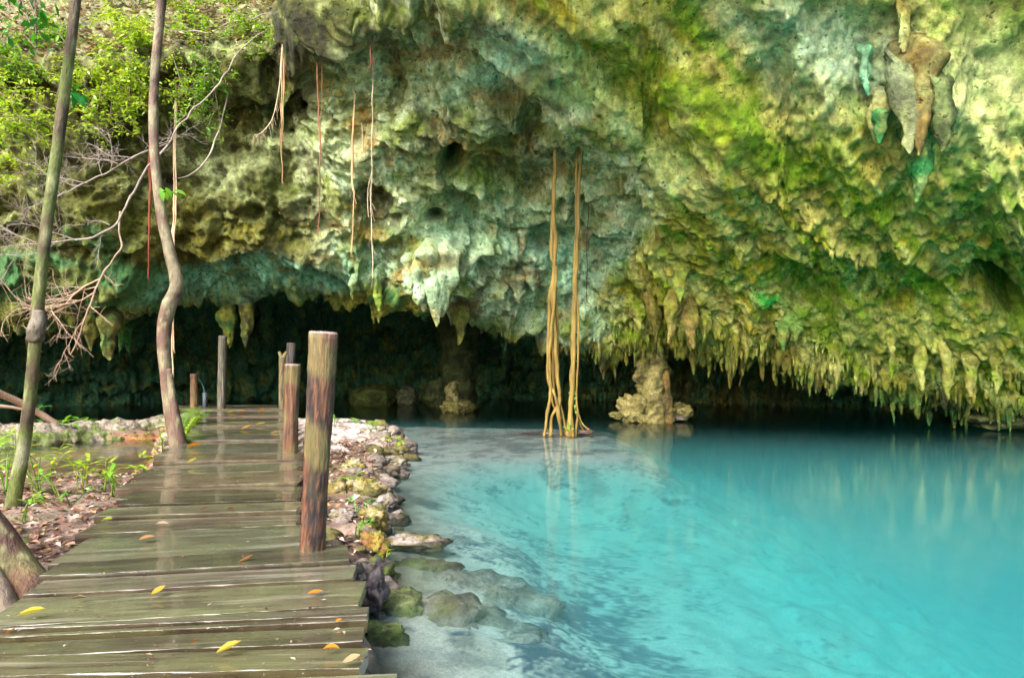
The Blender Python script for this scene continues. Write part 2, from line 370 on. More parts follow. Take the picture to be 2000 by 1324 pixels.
def rock_color(P, px, py, under=None):
    """limestone, algae and moss colours with some painted light and shade, by place on the rock, broken up by noise"""
    n1 = fbm(P, .45, 3, 11); n2 = fbm(P, .45, 3, 21)
    wx = px + 95 * n1; wy = py + 80 * n2
    m1 = fbm(P, 1.3, 4, 31, .6); m2 = fbm(P, 2.6, 4, 41, .6); m3 = fbm(P, [1.2, 1.2, .5], 4, 51, .6); m4 = fbm(P, 6.0, 3, 61, .6); m5 = fbm(P, [.8, .8, 1.6], 3, 71)
    C = lambda *a: lin(*a)
    def mx(c, d, t): return c + (d - c) * np.clip(t, 0, 1)[:, None]
    one = np.ones((len(P), 1))
    # right-hand ceiling: yellow-green algae over tan limestone
    R = one * C(166, 160, 104)
    R = mx(R, C(136, 138, 62), sst(-.1, .4, m1) * .85)
    R = mx(R, C(118, 138, 66), sst(.1, .5, m2 + .3 * m5) * .7)
    R = mx(R, C(190, 172, 120), sst(.12, .5, m3) * .75)
    R = mx(R, C(104, 84, 48), sst(.22, .55, m4 * .8 + .4 * m1) * .5)
    dg = np.array([.70, .40, -.59]); dg /= np.linalg.norm(dg); Pd_ = P - .9 * (P @ dg)[:, None] * dg
    sa, sb = fbm(Pd_, 1.6, 4, 83, .6), fbm(Pd_, 2.6, 3, 87, .6)
    R = mx(R, C(168, 140, 70), sst(.15, .45, fbm(P, 1.0, 3, 81) + .3 * m4) * .45)
    R = mx(R, C(112, 132, 50), sst(.0, .35, sa) * .85); R = mx(R, C(204, 196, 142), sst(.1, .45, sb) * .75); R = mx(R, C(96, 84, 46), sst(.25, .55, fbm(Pd_, 3.4, 3, 89, .65)) * .6)
    pale = np.exp(-(((wx - 1640) / 130) ** 2 + ((wy - 60 - .35 * (wx - 1640)) / 110) ** 2)) * 1.2
    pale = np.maximum(pale, np.exp(-((wx - 1480 - .6 * (wy)) / 90) ** 2 - ((wy - 60) / 170) ** 2) * .6)
    R = mx(R, C(190, 202, 184), pale * (.85 + .5 * m2))
    R = mx(R, C(176, 176, 146), np.exp(-(((wx - 1930) / 140) ** 2 + ((wy - 150) / 180) ** 2)) * .7)
    grn = np.exp(-(((wy - (90 + .72 * (wx - 1180))) / 70) ** 2)) * sst(1100, 1250, wx) * (1 - sst(1650, 1800, wx))
    R = mx(R, C(108, 128, 44), grn * (.6 + .6 * m1))
    R = mx(R, C(180, 176, 110), np.exp(-(((wx - 1820) / 190) ** 2 + ((wy - 640) / 70) ** 2)) * .6)
    R = mx(R, C(190, 200, 160), np.exp(-((px + 45 * n1 - np.interp(py, RPY, RPX) - 30) / 55) ** 2) * (1 - sst(330, 430, py)) * (.45 + .5 * m2))  # pale highlight band painted along the ridge
    # middle back wall: pale blue-grey limestone with olive patches
    Mi = one * C(190, 192, 164)
    Mi = mx(Mi, C(160, 182, 164), sst(480, 330, 900 - wy) * .6)
    Mi = mx(Mi, C(196, 204, 190), sst(.05, .45, m2 + .2 * m4) * .7)
    Mi = mx(Mi, C(108, 108, 58), sst(.05, .42, m1 + .25 * m4) * .8)
    Mi = mx(Mi, C(78, 68, 44), sst(.26, .6, m3 + .3 * m4) * .8)
    Mi = mx(Mi, C(112, 122, 58), sst(.2, .5, fbm(P, 1.1, 3, 91) + .2 * m4) * .6)
    Mi = mx(Mi, C(160, 126, 84), sst(.3, .55, m5 + .3 * m4) * .6)
    teal = np.exp(-(((wx - 1150) / 130) ** 2 + ((wy - 510) / 80) ** 2)) + np.exp(-(((wx - 940) / 120) ** 2 + ((wy - 430) / 90) ** 2)) * .7 + np.exp(-(((wx - 1000) / 190) ** 2 + ((wy - 110) / 80) ** 2)) * .85
    Mi = mx(Mi, C(172, 198, 184), teal * (.8 + .6 * m2))
    Mi = mx(Mi, C(70, 72, 36), np.exp(-(((wx - 1010) / 70) ** 2 + ((wy - 270) / 70) ** 2)) * .8)
    Mi = mx(Mi, C(84, 104, 36), np.exp(-(((wx - 900) / 80) ** 2 + ((wy - 330) / 50) ** 2)) * .8)
    # left cliff: brown and olive with a pale band, golden belly
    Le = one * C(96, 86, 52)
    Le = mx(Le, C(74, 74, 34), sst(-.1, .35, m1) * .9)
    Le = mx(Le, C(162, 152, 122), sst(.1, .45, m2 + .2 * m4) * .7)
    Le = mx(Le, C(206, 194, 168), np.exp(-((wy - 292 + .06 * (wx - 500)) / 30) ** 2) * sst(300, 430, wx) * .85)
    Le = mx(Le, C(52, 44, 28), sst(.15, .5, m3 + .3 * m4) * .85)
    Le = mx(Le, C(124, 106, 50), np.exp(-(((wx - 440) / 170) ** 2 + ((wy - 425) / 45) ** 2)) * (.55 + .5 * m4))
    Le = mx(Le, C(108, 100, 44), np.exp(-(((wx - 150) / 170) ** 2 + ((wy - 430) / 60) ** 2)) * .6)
    Le = Le * np.array([.60, .70, .62])  # left cliff darkened in the colour, as shade, against the sun falling on it
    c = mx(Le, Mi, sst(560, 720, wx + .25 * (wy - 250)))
    r = np.interp(py, RPY, RPX)
    c = mx(c, R, sst(-30, 30, px + 45 * n1 + 25 * m2 - r))
    # the band below the lip on the left: green-teal, then teal-grey
    band = sst(470, 505, wy) * (1 - sst(620, 820, wx))
    T = one * C(64, 92, 62)
    T = mx(T, C(120, 158, 146), sst(280, 400, wx) * (.75 + .5 * m2)); T = mx(T, C(96, 92, 56), sst(.1, .45, m1) * .7)
    c = mx(c, T, band)
    # underside beyond the lip: olive-green, paler teal painted deeper in to brighten the dark
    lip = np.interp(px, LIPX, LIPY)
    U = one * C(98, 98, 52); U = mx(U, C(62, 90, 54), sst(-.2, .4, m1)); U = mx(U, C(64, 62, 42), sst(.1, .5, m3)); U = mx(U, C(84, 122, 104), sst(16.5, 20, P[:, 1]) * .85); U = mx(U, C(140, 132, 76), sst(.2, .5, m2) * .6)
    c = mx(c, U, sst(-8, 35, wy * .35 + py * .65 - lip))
    # brown drapery along the fringe
    fr = sst(-130, -30, py - lip) * sst(1180, 1260, wx) * (1 - sst(1520, 1640, wx))
    c = mx(c, C(124, 106, 62), fr * (.45 + .5 * m3))
    em = np.exp(-(((px - 1505) / 50) ** 2 + ((py - 590 - .8 * (px - 1505)) / 26) ** 2)) * sst(-.25, .2, m2)
    c = mx(c, C(52, 150, 76), em)
    c = c * (1 + .20 * m4[:, None] + .12 * m2[:, None]) * np.array([1.18, 1.34, 1.12])
    g_ = c.mean(axis=1, keepdims=True); c = np.clip(g_ + (c - g_) * 1.24, .012, None)
    return c / (1 + .35 * g_)                                   # keep the palest limestone within stone albedo

def worley_pits(P, s, seed):
    """cheap rounded pits: the peak of a thresholded noise"""
    n = pn(P, s, seed); return sst(.35, .75, n)

N0 = grid_normals(B).reshape(-1, 3); P0 = B.reshape(-1, 3)
pxf, pyf = GPX.ravel(), GPY.ravel()
lipf = np.interp(pxf, LIPX, LIPY); rdf = np.interp(pyf, RPY, RPX)
rightw = sst(-60, 60, pxf - rdf); innerw = sst(0, 40, pyf - lipf)
bankw = (1 - sst(500, 580, pxf + 30 * pn(P0, .8, 5))) * (1 - sst(1.85, 2.1, TK))
warp = np.stack([fbm(P0, .8, 2, 101), fbm(P0, .8, 2, 111), fbm(P0, .8, 2, 121)], axis=1) * .35
Pw = P0 + warp
d = .42 * fbm(Pw, .38, 2, 1) * (1 - .5 * rightw) + .30 * ridge(Pw, [.55, .55, .8], 2, 7) * (1 - .8 * rightw)
d += .17 * fbm(Pw, 1.2, 2, 13, .6) * (1 - .6 * rightw) + .085 * ridge(Pw, 2.4, 3, 19) * (1 - .5 * rightw) + .065 * fbm(P0, 4.5, 3, 23, .7) * (1 - .4 * rightw)
d -= .30 * worley_pits(Pw, 1.15, 29) * (1 - .9 * rightw) + .12 * worley_pits(Pw, 2.9, 37) * (1 - .5 * rightw)
drap = fbm(P0, [3.2, 3.2, .55], 3, 43, .6)
DG = np.array([.70, .40, -.59]); DG /= np.linalg.norm(DG)           # bedding of the right-hand ceiling
al = (P0 @ DG)[:, None] * DG; Pd = P0 + .4 * warp - .9 * al
d += rightw * (.26 * ridge(Pd, .75, 2, 47) + .09 * ridge(Pd, 2.3, 2, 49) + .05 * fbm(P0, 7, 2, 53, .6)) * (1 - .6 * innerw)
clus = np.exp(-(((pxf - 1645) / 90) ** 2 + ((pyf - 420) / 100) ** 2)) + np.exp(-(((pxf - 1940) / 90) ** 2 + ((pyf - 400) / 150) ** 2)) + .8 * np.exp(-(((pxf - 1500) / 120) ** 2 + ((pyf - 560) / 60) ** 2))
patch = np.clip(clus * (.7 + .6 * fbm(P0, .6, 2, 57)), 0, 1)
d += drap * (.06 * rightw + .10 * innerw + .07) * sst(150, 380, pyf)
stepw = sst(-22, 22, pxf - rdf + 18 * pn(P0, 1.1, 59)) * (1 - sst(430, 560, pyf)); d += .40 * stepw + .18 * np.exp(-((pxf - rdf - 18) / 38) ** 2) * (1 - sst(380, 480, pyf))
d *= (1 - .55 * bankw)
def dent(x, y, rx, ry, a, rot=0):
    u, v = pxf - x, pyf - y; cr, sr = math.cos(rot), math.sin(rot)
    return a * np.exp(-(((u * cr + v * sr) / rx) ** 2 + ((-u * sr + v * cr) / ry) ** 2) ** 1.5)
hole = dent(884, 292, 15, 34, 1.5, .35) + dent(850, 416, 15, 12, 1.0) + dent(566, 172, 22, 14, .7) + dent(596, 198, 14, 12, .6) + dent(1960, 560, 22, 52, 1.2, -.6) + dent(1905, 515, 14, 22, .5) + dent(808, 62, 10, 30, .5, -.3) + dent(480, 170, 40, 16, .5, .2) + dent(60, 175, 90, 16, .6)
d -= hole
d += dent(640, 40, 85, 60, .55) + dent(800, 215, 40, 34, .3) + dent(845, 540, 62, 70, .55) + dent(1000, 500, 90, 60, .5) + dent(1790, 190, 70, 150, .35) + dent(950, 195, 40, 40, .3) - dent(1040, 450, 80, 26, .5)
P1 = P0 + N0 * d[:, None]
# drip fringe: the underside is drawn down into points
nz = np.clip(-grid_normals(P1.reshape(NR, NC, 3)).reshape(-1, 3)[:, 2], 0, 1)
Pxy = P1 * np.array([1, 1, 0.15])
drip = np.clip(pn(Pxy, 3.4, 131) - .05, 0, 1) ** 1.3 + .7 * np.clip(pn(Pxy, 6.5, 137) - .1, 0, 1) ** 1.2
dw = sst(.05, .55, nz) * (rightw * sst(180, 480, pyf) + .2 * (1 - rightw) * sst(420, 520, pyf) + (.35 + .4 * sst(800, 950, pxf)) * innerw)
frg = sst(-110, -20, pyf - lipf)
P1[:, 2] -= .62 * drip * np.clip(dw, 0, 1.2) * np.clip(np.maximum(frg, .5 * patch), .03, 1)
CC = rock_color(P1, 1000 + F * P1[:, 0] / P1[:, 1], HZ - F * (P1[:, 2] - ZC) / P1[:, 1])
CC = CC + (lin(138, 138, 96) * (.75 + .5 * fbm(P1, 5, 3, 141)[:, None]) - CC) * (bankw * sst(-.5, .1, fbm(P1, 1.5, 3, 147)))[:, None]
CC = np.clip(CC, .01, .85)
I = np.arange(NR * NC).reshape(NR, NC)
FQ = np.stack([I[:-1, :-1], I[:-1, 1:], I[1:, 1:], I[1:, :-1]], axis=-1).reshape(-1, 4)
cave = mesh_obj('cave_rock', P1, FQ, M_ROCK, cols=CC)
tag(cave, 'limestone overhang and cave ceiling streaked with green and yellow algae', 'cave rock', kind='structure')
P1g = P1.reshape(NR, NC, 3); N1g = grid_normals(P1g)

# ------------------------------------------------------------------ terrain: banks, shore strip, pool and lake bed in one sheet
def poly_sd(X, Y, poly):
    """signed distance to a polygon (positive inside)"""
    poly = np.array(poly, dtype=float); ins = np.zeros(X.shape, bool); dm = np.full(X.shape, 1e9)
    for k in range(len(poly)):
        (x0, y0), (x1, y1) = poly[k], poly[(k + 1) % len(poly)]
        dx, dy = x1 - x0, y1 - y0
        t = np.clip(((X - x0) * dx + (Y - y0) * dy) / (dx * dx + dy * dy + 1e-12), 0, 1)
        dm = np.minimum(dm, np.hypot(X - x0 - t * dx, Y - y0 - t * dy))
        c = (y0 > Y) != (y1 > Y)
        with np.errstate(divide='ignore', invalid='ignore'):
            ins ^= c & (X < x0 + (Y - y0) * dx / (dy if dy else 1e-12))
    return np.where(ins, dm, -dm)
def g2(px, py): v = onz(px, py, 0); return (v.x, v.y)
LAND = [(-1.0, -14), (-.75, 0), (-.72, 2.6), g2(712, 1324), g2(712, 1200), g2(735, 1130), g2(752, 1070), g2(764, 1010), g2(752, 960), g2(777, 915), g2(794, 880), g2(790, 852), g2(725, 834), g2(640, 829), g2(480, 832), g2(345, 842), g2(170, 856), g2(0, 872), g2(-200, 880), (-16, 11.0), (-34, 10), (-34, -14)]
POOL = [g2(318, 855), g2(150, 862), g2(0, 869), g2(-300, 880), (-15, 10.0), (-13, 8.0), g2(-150, 955), g2(150, 952), g2(235, 958), g2(285, 940), g2(300, 915), g2(308, 890)]
DEEPL = [(4.4, 40), (4.3, 17), (3.9, 13), (3.5, 9.5), (3.1, 7.0), (2.75, 5.2), (2.5, 3.6), (2.4, 0), (2.4, -14), (60, -14), (60, 40)]
def terrain(X, Y):
    P = np.stack([X, Y, X * 0], axis=1)
    wob = .12 * fbm(P, 1.7, 3, 201)
    sl = poly_sd(X, Y, LAND) + wob; spool = poly_sd(X, Y, POOL) + wob * .8; dp = poly_sd(X, Y, DEEPL) + 3 * wob
    rough = .035 * fbm(P, 3.2, 3, 205, .6) + .012 * fbm(P, 13, 2, 209)
    zl = .17 * sst(-.06, .30, sl) + rough + .06 * sst(-2.2, -4.5, X + .37 * Y - .8) * (1 - sst(10, 11.5, Y))
    back = sst(-2.5, -9, Y); zl += 2.0 * back * sst(-4, -12, X)
    # bed
    dist = -sl
    z = -.07 - .42 * sst(.05, 2.0, dist) - .22 * sst(1.0, 3.2, dist)
    shelf = sst(8.2, 11.2, Y) * (1 - sst(15.2, 16.6, Y + .12 * X)) * (1 - sst(1.9, 3.6, X))
    z = z + (-.055 - .05 * sst(.6, 2.5, X) - z) * shelf
    bar = np.exp(-(((X - 1.15) / 1.35) ** 2 + ((Y - 13.75) / .5) ** 2)); z += .06 * bar
    z -= 1.9 * sst(-1.6, 5.0, dp)
    z -= .9 * sst(15.0, 20, Y + .12 * X)
    z += .015 * fbm(P, .9, 2, 213) * sst(.1, .6, dist)
    h = np.where(sl > 0, zl, np.minimum(z + rough * .35, .03) )
    tr = sst(-.06, .06, sl); h = z * (1 - tr) + zl * tr + rough * .12 * (1 - tr)
    pool = sst(-.05, .10, spool); h = h * (1 - pool) + (-.09 + .02 * fbm(P, 2, 2, 217)) * pool
    far = np.maximum(sst(20, 34, np.abs(X + 3)), sst(-9, -18, Y)); h = h + far * 2.2 * sst(0, 1, far)
    return h, sl, spool, dp, shelf, bar
def nonuni(pieces):
    return np.concatenate([np.linspace(a, b, n, endpoint=False) for a, b, n in pieces] + [[pieces[-1][1]]])
gx = nonuni([(-60, -12, 30), (-12, -6, 60), (-6, -2.6, 90), (-2.6, .6, 150), (.6, 5, 90), (5, 12, 50), (12, 60, 25)])
gy = nonuni([(-40, 0, 25), (0, 2.2, 20), (2.2, 5.5, 120), (5.5, 9, 100), (9, 15.5, 120), (15.5, 30, 50), (30, 70, 12)])
TX, TY = np.meshgrid(gx, gy); tx, ty = TX.ravel(), TY.ravel()
th, tsl, tsp, tdp, tsh, tbar = terrain(tx, ty)
TP = np.stack([tx, ty, th], axis=1)
def terr_color():
    P2 = np.stack([tx, ty, tx * 0], axis=1)
    a, b, c4 = fbm(P2, 2.2, 4, 221, .6), fbm(P2, 7, 3, 225, .6), fbm(P2, .9, 3, 229)
    def mx(c, dd, t): return c + (dd - c) * np.clip(t, 0, 1)[:, None]
    one = np.ones((len(tx), 1))
    land = mx(one * lin(108, 88, 74), lin(60, 46, 38), sst(-.1, .4, b)); land = mx(land, lin(160, 142, 128), sst(.0, .5, a) * .6); land = mx(land, lin(84, 92, 44), sst(.15, .5, c4) * .5)
    sandy = sst(10.2, 11.6, ty + .5 * a) * sst(-6.5, -5.5, tx)
    land = mx(land, mx(one * lin(188, 176, 170), lin(132, 122, 114), sst(.0, .45, b)), sandy)
    bed = mx(one * lin(206, 200, 190), lin(184, 180, 170), sst(0, .5, a)); bed = mx(bed, lin(92, 86, 70), (1 - sst(.1, .75, -tsl + .35 * a)) * (1 - sst(8, 10, ty)) * .85)
    bed = mx(bed, mx(one * lin(206, 198, 194), lin(164, 156, 154), sst(-.1, .6, a + .4 * b)), tsh)
    bed = mx(bed, lin(74, 64, 58), np.clip(tbar * 1.5, 0, 1) * sst(-.3, .15, fbm(P2, [1.4, 4.5, 1], 3, 233, .6)) * .9)
    # dark algae mats streaming over the pale sand
    ang = np.stack([tx + .3 * a, ty + .3 * b, tx * 0], axis=1)
    st = fbm(ang, [2.4, 2.2, 1], 5, 241, .75)
    reg = np.exp(-(((tx - .55 + .05 * (ty - 5)) / .85) ** 2 + ((ty - 5.6) / 1.5) ** 2)) + .85 * np.exp(-(((tx - .55) / .75) ** 2 + ((ty - 3.65) / .6) ** 2)) + .3 * np.exp(-(((tx - .8) / 1.6) ** 2 + ((ty - 8.5) / 1.5) ** 2))
    bed = mx(bed, lin(36, 70, 92), sst(.22, .95, reg * .85 + .6 * st) * .95)
    bed = mx(bed, lin(90, 110, 112), sst(.42, .7, fbm(P2, [2.6, 3.4, 1], 4, 247, .65)) * .3 * sst(2, 3, ty))
    c = mx(bed, land, sst(-.03, .05, tsl))
    pool = mx(one * lin(176, 96, 36), lin(110, 56, 24), sst(-.1, .5, a)); pool = mx(pool, lin(200, 130, 66), sst(.2, .5, b))
    c = mx(c, pool, sst(-.02, .12, tsp))
    return np.clip(c, .01, .85)
TR, TCc = TX.shape
J = np.arange(TR * TCc).reshape(TR, TCc)
FT = np.stack([J[:-1, :-1], J[:-1, 1:], J[1:, 1:], J[1:, :-1]], axis=-1).reshape(-1, 4)
ground = mesh_obj('ground', TP, FT, M_GROUND, cols=terr_color())
tag(ground, 'leaf-strewn bank and pale sandy bed of the cave pool', 'ground', kind='structure')
def gz(x, y): return float(terrain(np.array([x]), np.array([y]))[0][0])

# water: one closed body, its bottom below the deepest bed
wx0, wx1, wy0, wy1 = -33, 45, -13, 45
wb = [(x, y, z) for z in (-6.0, 0.0) for x, y in ((wx0, wy0), (wx1, wy0), (wx1, wy1), (wx0, wy1))]
water = mesh_obj('water', wb, [(3, 2, 1, 0), (4, 5, 6, 7), (0, 1, 5, 4), (1, 2, 6, 5), (2, 3, 7, 6), (3, 0, 4, 7)], M_WATER, smooth=False)
tag(water, 'clear turquoise water of the cave pool', 'water', kind='structure')

# ------------------------------------------------------------------ stalactites: parts of the cave rock
def prj(P): return 1000 + F * P[:, 0] / P[:, 1], HZ - F * (P[:, 2] - ZC) / P[:, 1]
def stal_geo(root, L, R, seed, seg=10, rings=11, tint=None):
    r_ = np.random.default_rng(seed)
    t = np.concatenate([[-.28, -.12], np.linspace(0, 1, rings)])
    prof = np.where(t < 0, 1.0 + .7 * t, (1 - np.clip(t, 0, 1)) ** r_.uniform(.55, .85)) * R
    prof = prof * (1 + .22 * np.sin(t * r_.uniform(6, 11) + r_.uniform(0, 6))) + .012
    ang = np.linspace(0, 2 * np.pi, seg, endpoint=False); k = r_.integers(2, 5); ph = r_.uniform(0, 6)
    lean = r_.normal(0, .07, 2); e = r_.uniform(.7, 1.0); rt = r_.uniform(0, 3.14)
    V = []
    for i, tt in enumerate(t):
        rr = prof[i] * (1 + .2 * np.sin(k * ang + ph + tt) + .12 * np.sin((k + 3) * ang - ph))
        back = max(0., -tt) * 4.2 * R
        x = rr * np.cos(ang); y = rr * e * np.sin(ang)
        V.append(np.stack([root[0] + x * math.cos(rt) - y * math.sin(rt) + lean[0] * tt * L, root[1] + x * math.sin(rt) + y * math.cos(rt) + lean[1] * tt * L + back, np.full(seg, root[2] - tt * L)], axis=1))
    V = np.concatenate(V)
    Fc = []
    for i in range(len(t) - 1):
        for j in range(seg):
            a, b = i * seg + j, i * seg + (j + 1) % seg
            Fc.append((a, a + seg, b + seg, b))
    Fc.append(tuple((len(t) - 1) * seg + j for j in range(seg)))
    return V, Fc
def grid_pick(pxr, tkr, n, mind, seed, pyr=(-999, 9999), dens=None):
    r_ = np.random.default_rng(seed); out = []; tries = 0
    cand = np.argwhere((GPX >= pxr[0]) & (GPX <= pxr[1]) & (tk[:, None] >= tkr[0]) & (tk[:, None] <= tkr[1]) & (GPY >= pyr[0]) & (GPY <= pyr[1]) & (N1g[..., 2] < .25))
    r_.shuffle(cand)
    kept = np.full((n, 3), 1e9); m = 0
    for rr, cc in cand[:n * 40]:
        p = P1g[rr, cc]
        if m and np.min(np.sum((kept[:m] - p) ** 2, axis=1)) < mind * mind: continue
        kept[m] = p; m += 1
        if m >= n: break
    return kept[:m]
PPX, PPY = prj(P1); STBIG = []
def surf_y(x, y):
    m = (np.abs(PPX - x) < 7) & (np.abs(PPY - y) < 9); return float(P1[m, 1].min()) if m.any() else None
STQ = []
def add_stal(p, L, R, seed, tint=None, label=None, stuff=False, **kw):
    V, Fc = stal_geo(p, L, R, seed, **kw); STQ.append((V, Fc, tint, label, stuff))
specials = [ # root px, root py, distance, length px, radius px, colour, label
 (846, 500, 14.55, 138, 36, None, 'broad pale stalactite cluster hanging low over the dark cave mouth'),
 (822, 505, 14.65, 92, 26, None, None), (872, 500, 14.6, 108, 30, None, None), (800, 510, 14.8, 60, 20, None, None), (862, 560, 14.5, 60, 18, None, None), (832, 560, 14.5, 50, 14, None, None),
 (738, 540, 15.6, 70, 13, lin(96, 128, 40), 'mossy green stalactite left of the pale cluster'), (690, 545, 15.8, 40, 10, None, None),
 (1022, 455, 14.5, 40, 12, lin(124, 112, 70), None), (1138, 450, 14.5, 42, 13, lin(110, 98, 56), None), (1040, 530, 15.0, 40, 22, lin(84, 78, 40), None), (1015, 545, 15.0, 45, 22, lin(84, 78, 40), None),
 (1766, 130, 9.45, 175, 30, lin(92, 106, 76), 'grey-green fin of the large stalactite on the right ceiling'),
 (1796, 115, 9.35, 190, 36, lin(96, 84, 38), 'ochre core of the large stalactite on the right ceiling'),
 (1836, 165, 9.5, 130, 30, lin(50, 70, 32), 'dark green right flank of the large stalactite'),
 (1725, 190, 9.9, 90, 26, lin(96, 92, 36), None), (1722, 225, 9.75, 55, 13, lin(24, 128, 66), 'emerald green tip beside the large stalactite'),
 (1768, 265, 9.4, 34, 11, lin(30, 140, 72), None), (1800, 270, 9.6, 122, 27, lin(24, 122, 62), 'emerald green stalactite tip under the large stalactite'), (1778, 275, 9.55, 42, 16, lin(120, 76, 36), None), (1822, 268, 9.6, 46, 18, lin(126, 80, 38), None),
 (1762, 20, 9.2, 85, 14, lin(120, 108, 44), None), (1690, 100, 9.5, 90, 15, lin(96, 176, 138), 'pale turquoise runnel beside the large stalactite'),
 (1860, 330, 10.9, 100, 40, lin(158, 138, 104), None), (1950, 250, 10.2, 120, 34, lin(132, 124, 48), None), (1890, 240, 10.3, 100, 26, lin(104, 112, 36), None),
 (1600, 330, 11.6, 80, 24, None, None), (1650, 300, 11.3, 120, 26, None, None), (1690, 330, 11.4, 110, 30, None, None), (1630, 410, 12.0, 90, 22, lin(140, 136, 50), None), (1680, 420, 11.9, 80, 22, None, None), (1560, 320, 11.7, 60, 16, None, None),
 (1940, 380, 10.9, 110, 34, lin(170, 166, 100), None), (1985, 400, 10.9, 110, 30, lin(166, 160, 96), None), (1905, 400, 11.0, 70, 20, None, None), (1840, 470, 11.8, 70, 20, lin(128, 140, 36), None), (1880, 480, 11.8, 50, 20, None, None),
 (1275, 590, 15.2, 80, 20, lin(108, 90, 52), None), (1318, 580, 15.0, 92, 24, lin(128, 108, 66), None), (1345, 600, 15.0, 80, 18, lin(140, 122, 76), None), (1250, 600, 15.4, 50, 16, None, None), (1376, 610, 15.0, 60, 14, None, None),
 (1332, 530, 14.7, 60, 16, lin(120, 150, 70), 'pale green knob on the brown drapery right of the hanging roots'),
 (1530, 640, 14.8, 44, 10, lin(48, 150, 70), 'small bright green stalactite on the fringe'), (1555, 640, 14.9, 34, 8, lin(44, 140, 78), None),
 (210, 620, 14.9, 84, 26, lin(104, 104, 54), None), (182, 625, 14.9, 60, 20, lin(92, 88, 48), None), (236, 640, 14.9, 46, 12, lin(74, 150, 70), None), (252, 640, 14.8, 52, 13, lin(70, 146, 66), 'bright green stalactite tip at the left edge of the cave mouth'), (275, 640, 15.2, 40, 12, None, None),
 (900, 600, 16.6, 75, 14, lin(96, 112, 44), None), (480, 600, 17.5, 80, 22, None, None), (520, 600, 17.8, 90, 24, None, None), (440, 610, 17.8, 70, 20, None, None),
 (1845, 690, 13.9, 112, 22, lin(156, 150, 78), 'longest stalactite of the right fringe, nearly touching the water'), (1895, 700, 13.8, 92, 22, lin(160, 160, 100), None), (1800, 690, 14.1, 90, 20, None, None), (1945, 705, 13.6, 80, 20, None, None), (1742, 680, 14.3, 80, 16, None, None),
]
k = 900
for (x, y, Yd, Lp, Rp, tint, lab) in specials:
    k += 1
    if x > 1540 and 230 < y < 600 and lab is None: continue
    if x > 1700 and y > 600: Lp, Rp = Lp * .8, Rp * .6
    if x < 700: Rp *= .7
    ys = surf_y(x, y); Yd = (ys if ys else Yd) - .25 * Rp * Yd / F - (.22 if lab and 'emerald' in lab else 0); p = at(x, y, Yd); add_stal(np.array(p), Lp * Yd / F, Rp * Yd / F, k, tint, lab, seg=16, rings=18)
n_sp = len(specials); n_sq = len(STQ)
r_ = np.random.default_rng(77)
batches = [((1180, 2050), (5.3, 6.25), 125, .22, (.10, .60), (.03, .105)), ((-40, 1180), (5.6, 6.5), 55, .3, (.08, .30), (.04, .10)), ((880, 1700), (6.3, 7.3), 30, .5, (.3, .8), (.08, .16)), ((1180, 2050), (6.0, 6.4), 24, .3, (.2, .55), (.05, .11))]
for b, (pxr, tkr, n, md, Lr, Rr) in enumerate(batches):
    for p in grid_pick(pxr, tkr, n, md, 50 + b):
        k += 1; u = r_.uniform() ** 1.5
        add_stal(p + np.array([0, .02, .06]), Lr[0] + (Lr[1] - Lr[0]) * u, Rr[0] + (Rr[1] - Rr[0]) * r_.uniform() ** 1.3, k)
for b, (pxr, tkr, n, md, Lr, Rr) in enumerate([((1150, 2060), (5.1, 6.4), 560, .08, (.06, .34), (.018, .06)), ((-60, 1180), (5.6, 6.6), 260, .12, (.05, .2), (.02, .06)), ((860, 2060), (6.2, 7.4), 240, .2, (.12, .6), (.04, .11)), ((-60, 860), (6.3, 7.6), 120, .3, (.1, .4), (.05, .12))]):
    for p in grid_pick(pxr, tkr, n, md, 80 + b):
        k += 1; add_stal(p + np.array([0, .02, .05]), r_.uniform(*Lr), r_.uniform(*Rr), k, stuff=True, seg=7, rings=6)
VA = np.concatenate([q[0] for q in STQ])
big = np.concatenate([np.full(len(q[0]), 1.0 if i < n_sq else 0.0) for i, q in enumerate(STQ)])
VA = VA + np.stack([fbm(VA, 9.0, 2, 301), fbm(VA, 9.0, 2, 305), .5 * pn(VA, 9.0, 309)], axis=1) * (.016 + .014 * big)[:, None] + np.stack([pn(VA, [3.5, 3.5, 2], 315), pn(VA, [3.5, 3.5, 2], 319), 0 * big], axis=1) * (.06 * big)[:, None]
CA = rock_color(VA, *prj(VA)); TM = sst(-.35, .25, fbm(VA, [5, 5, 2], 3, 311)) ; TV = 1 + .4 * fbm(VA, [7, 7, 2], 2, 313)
mb = MB(); i0_ = 0
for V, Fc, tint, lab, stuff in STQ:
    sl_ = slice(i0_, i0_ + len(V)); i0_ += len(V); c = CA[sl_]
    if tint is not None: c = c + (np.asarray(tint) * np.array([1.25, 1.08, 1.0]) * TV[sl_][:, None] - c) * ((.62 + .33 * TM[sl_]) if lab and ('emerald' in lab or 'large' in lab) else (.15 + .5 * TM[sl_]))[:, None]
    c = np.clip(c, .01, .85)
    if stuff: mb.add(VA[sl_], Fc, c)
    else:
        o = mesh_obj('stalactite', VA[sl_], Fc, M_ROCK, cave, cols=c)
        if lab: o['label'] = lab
tag(mb.build('dripstone_fringe', M_ROCK, cave), 'countless small dripstones along the fringe and inner ceiling', kind='stuff')

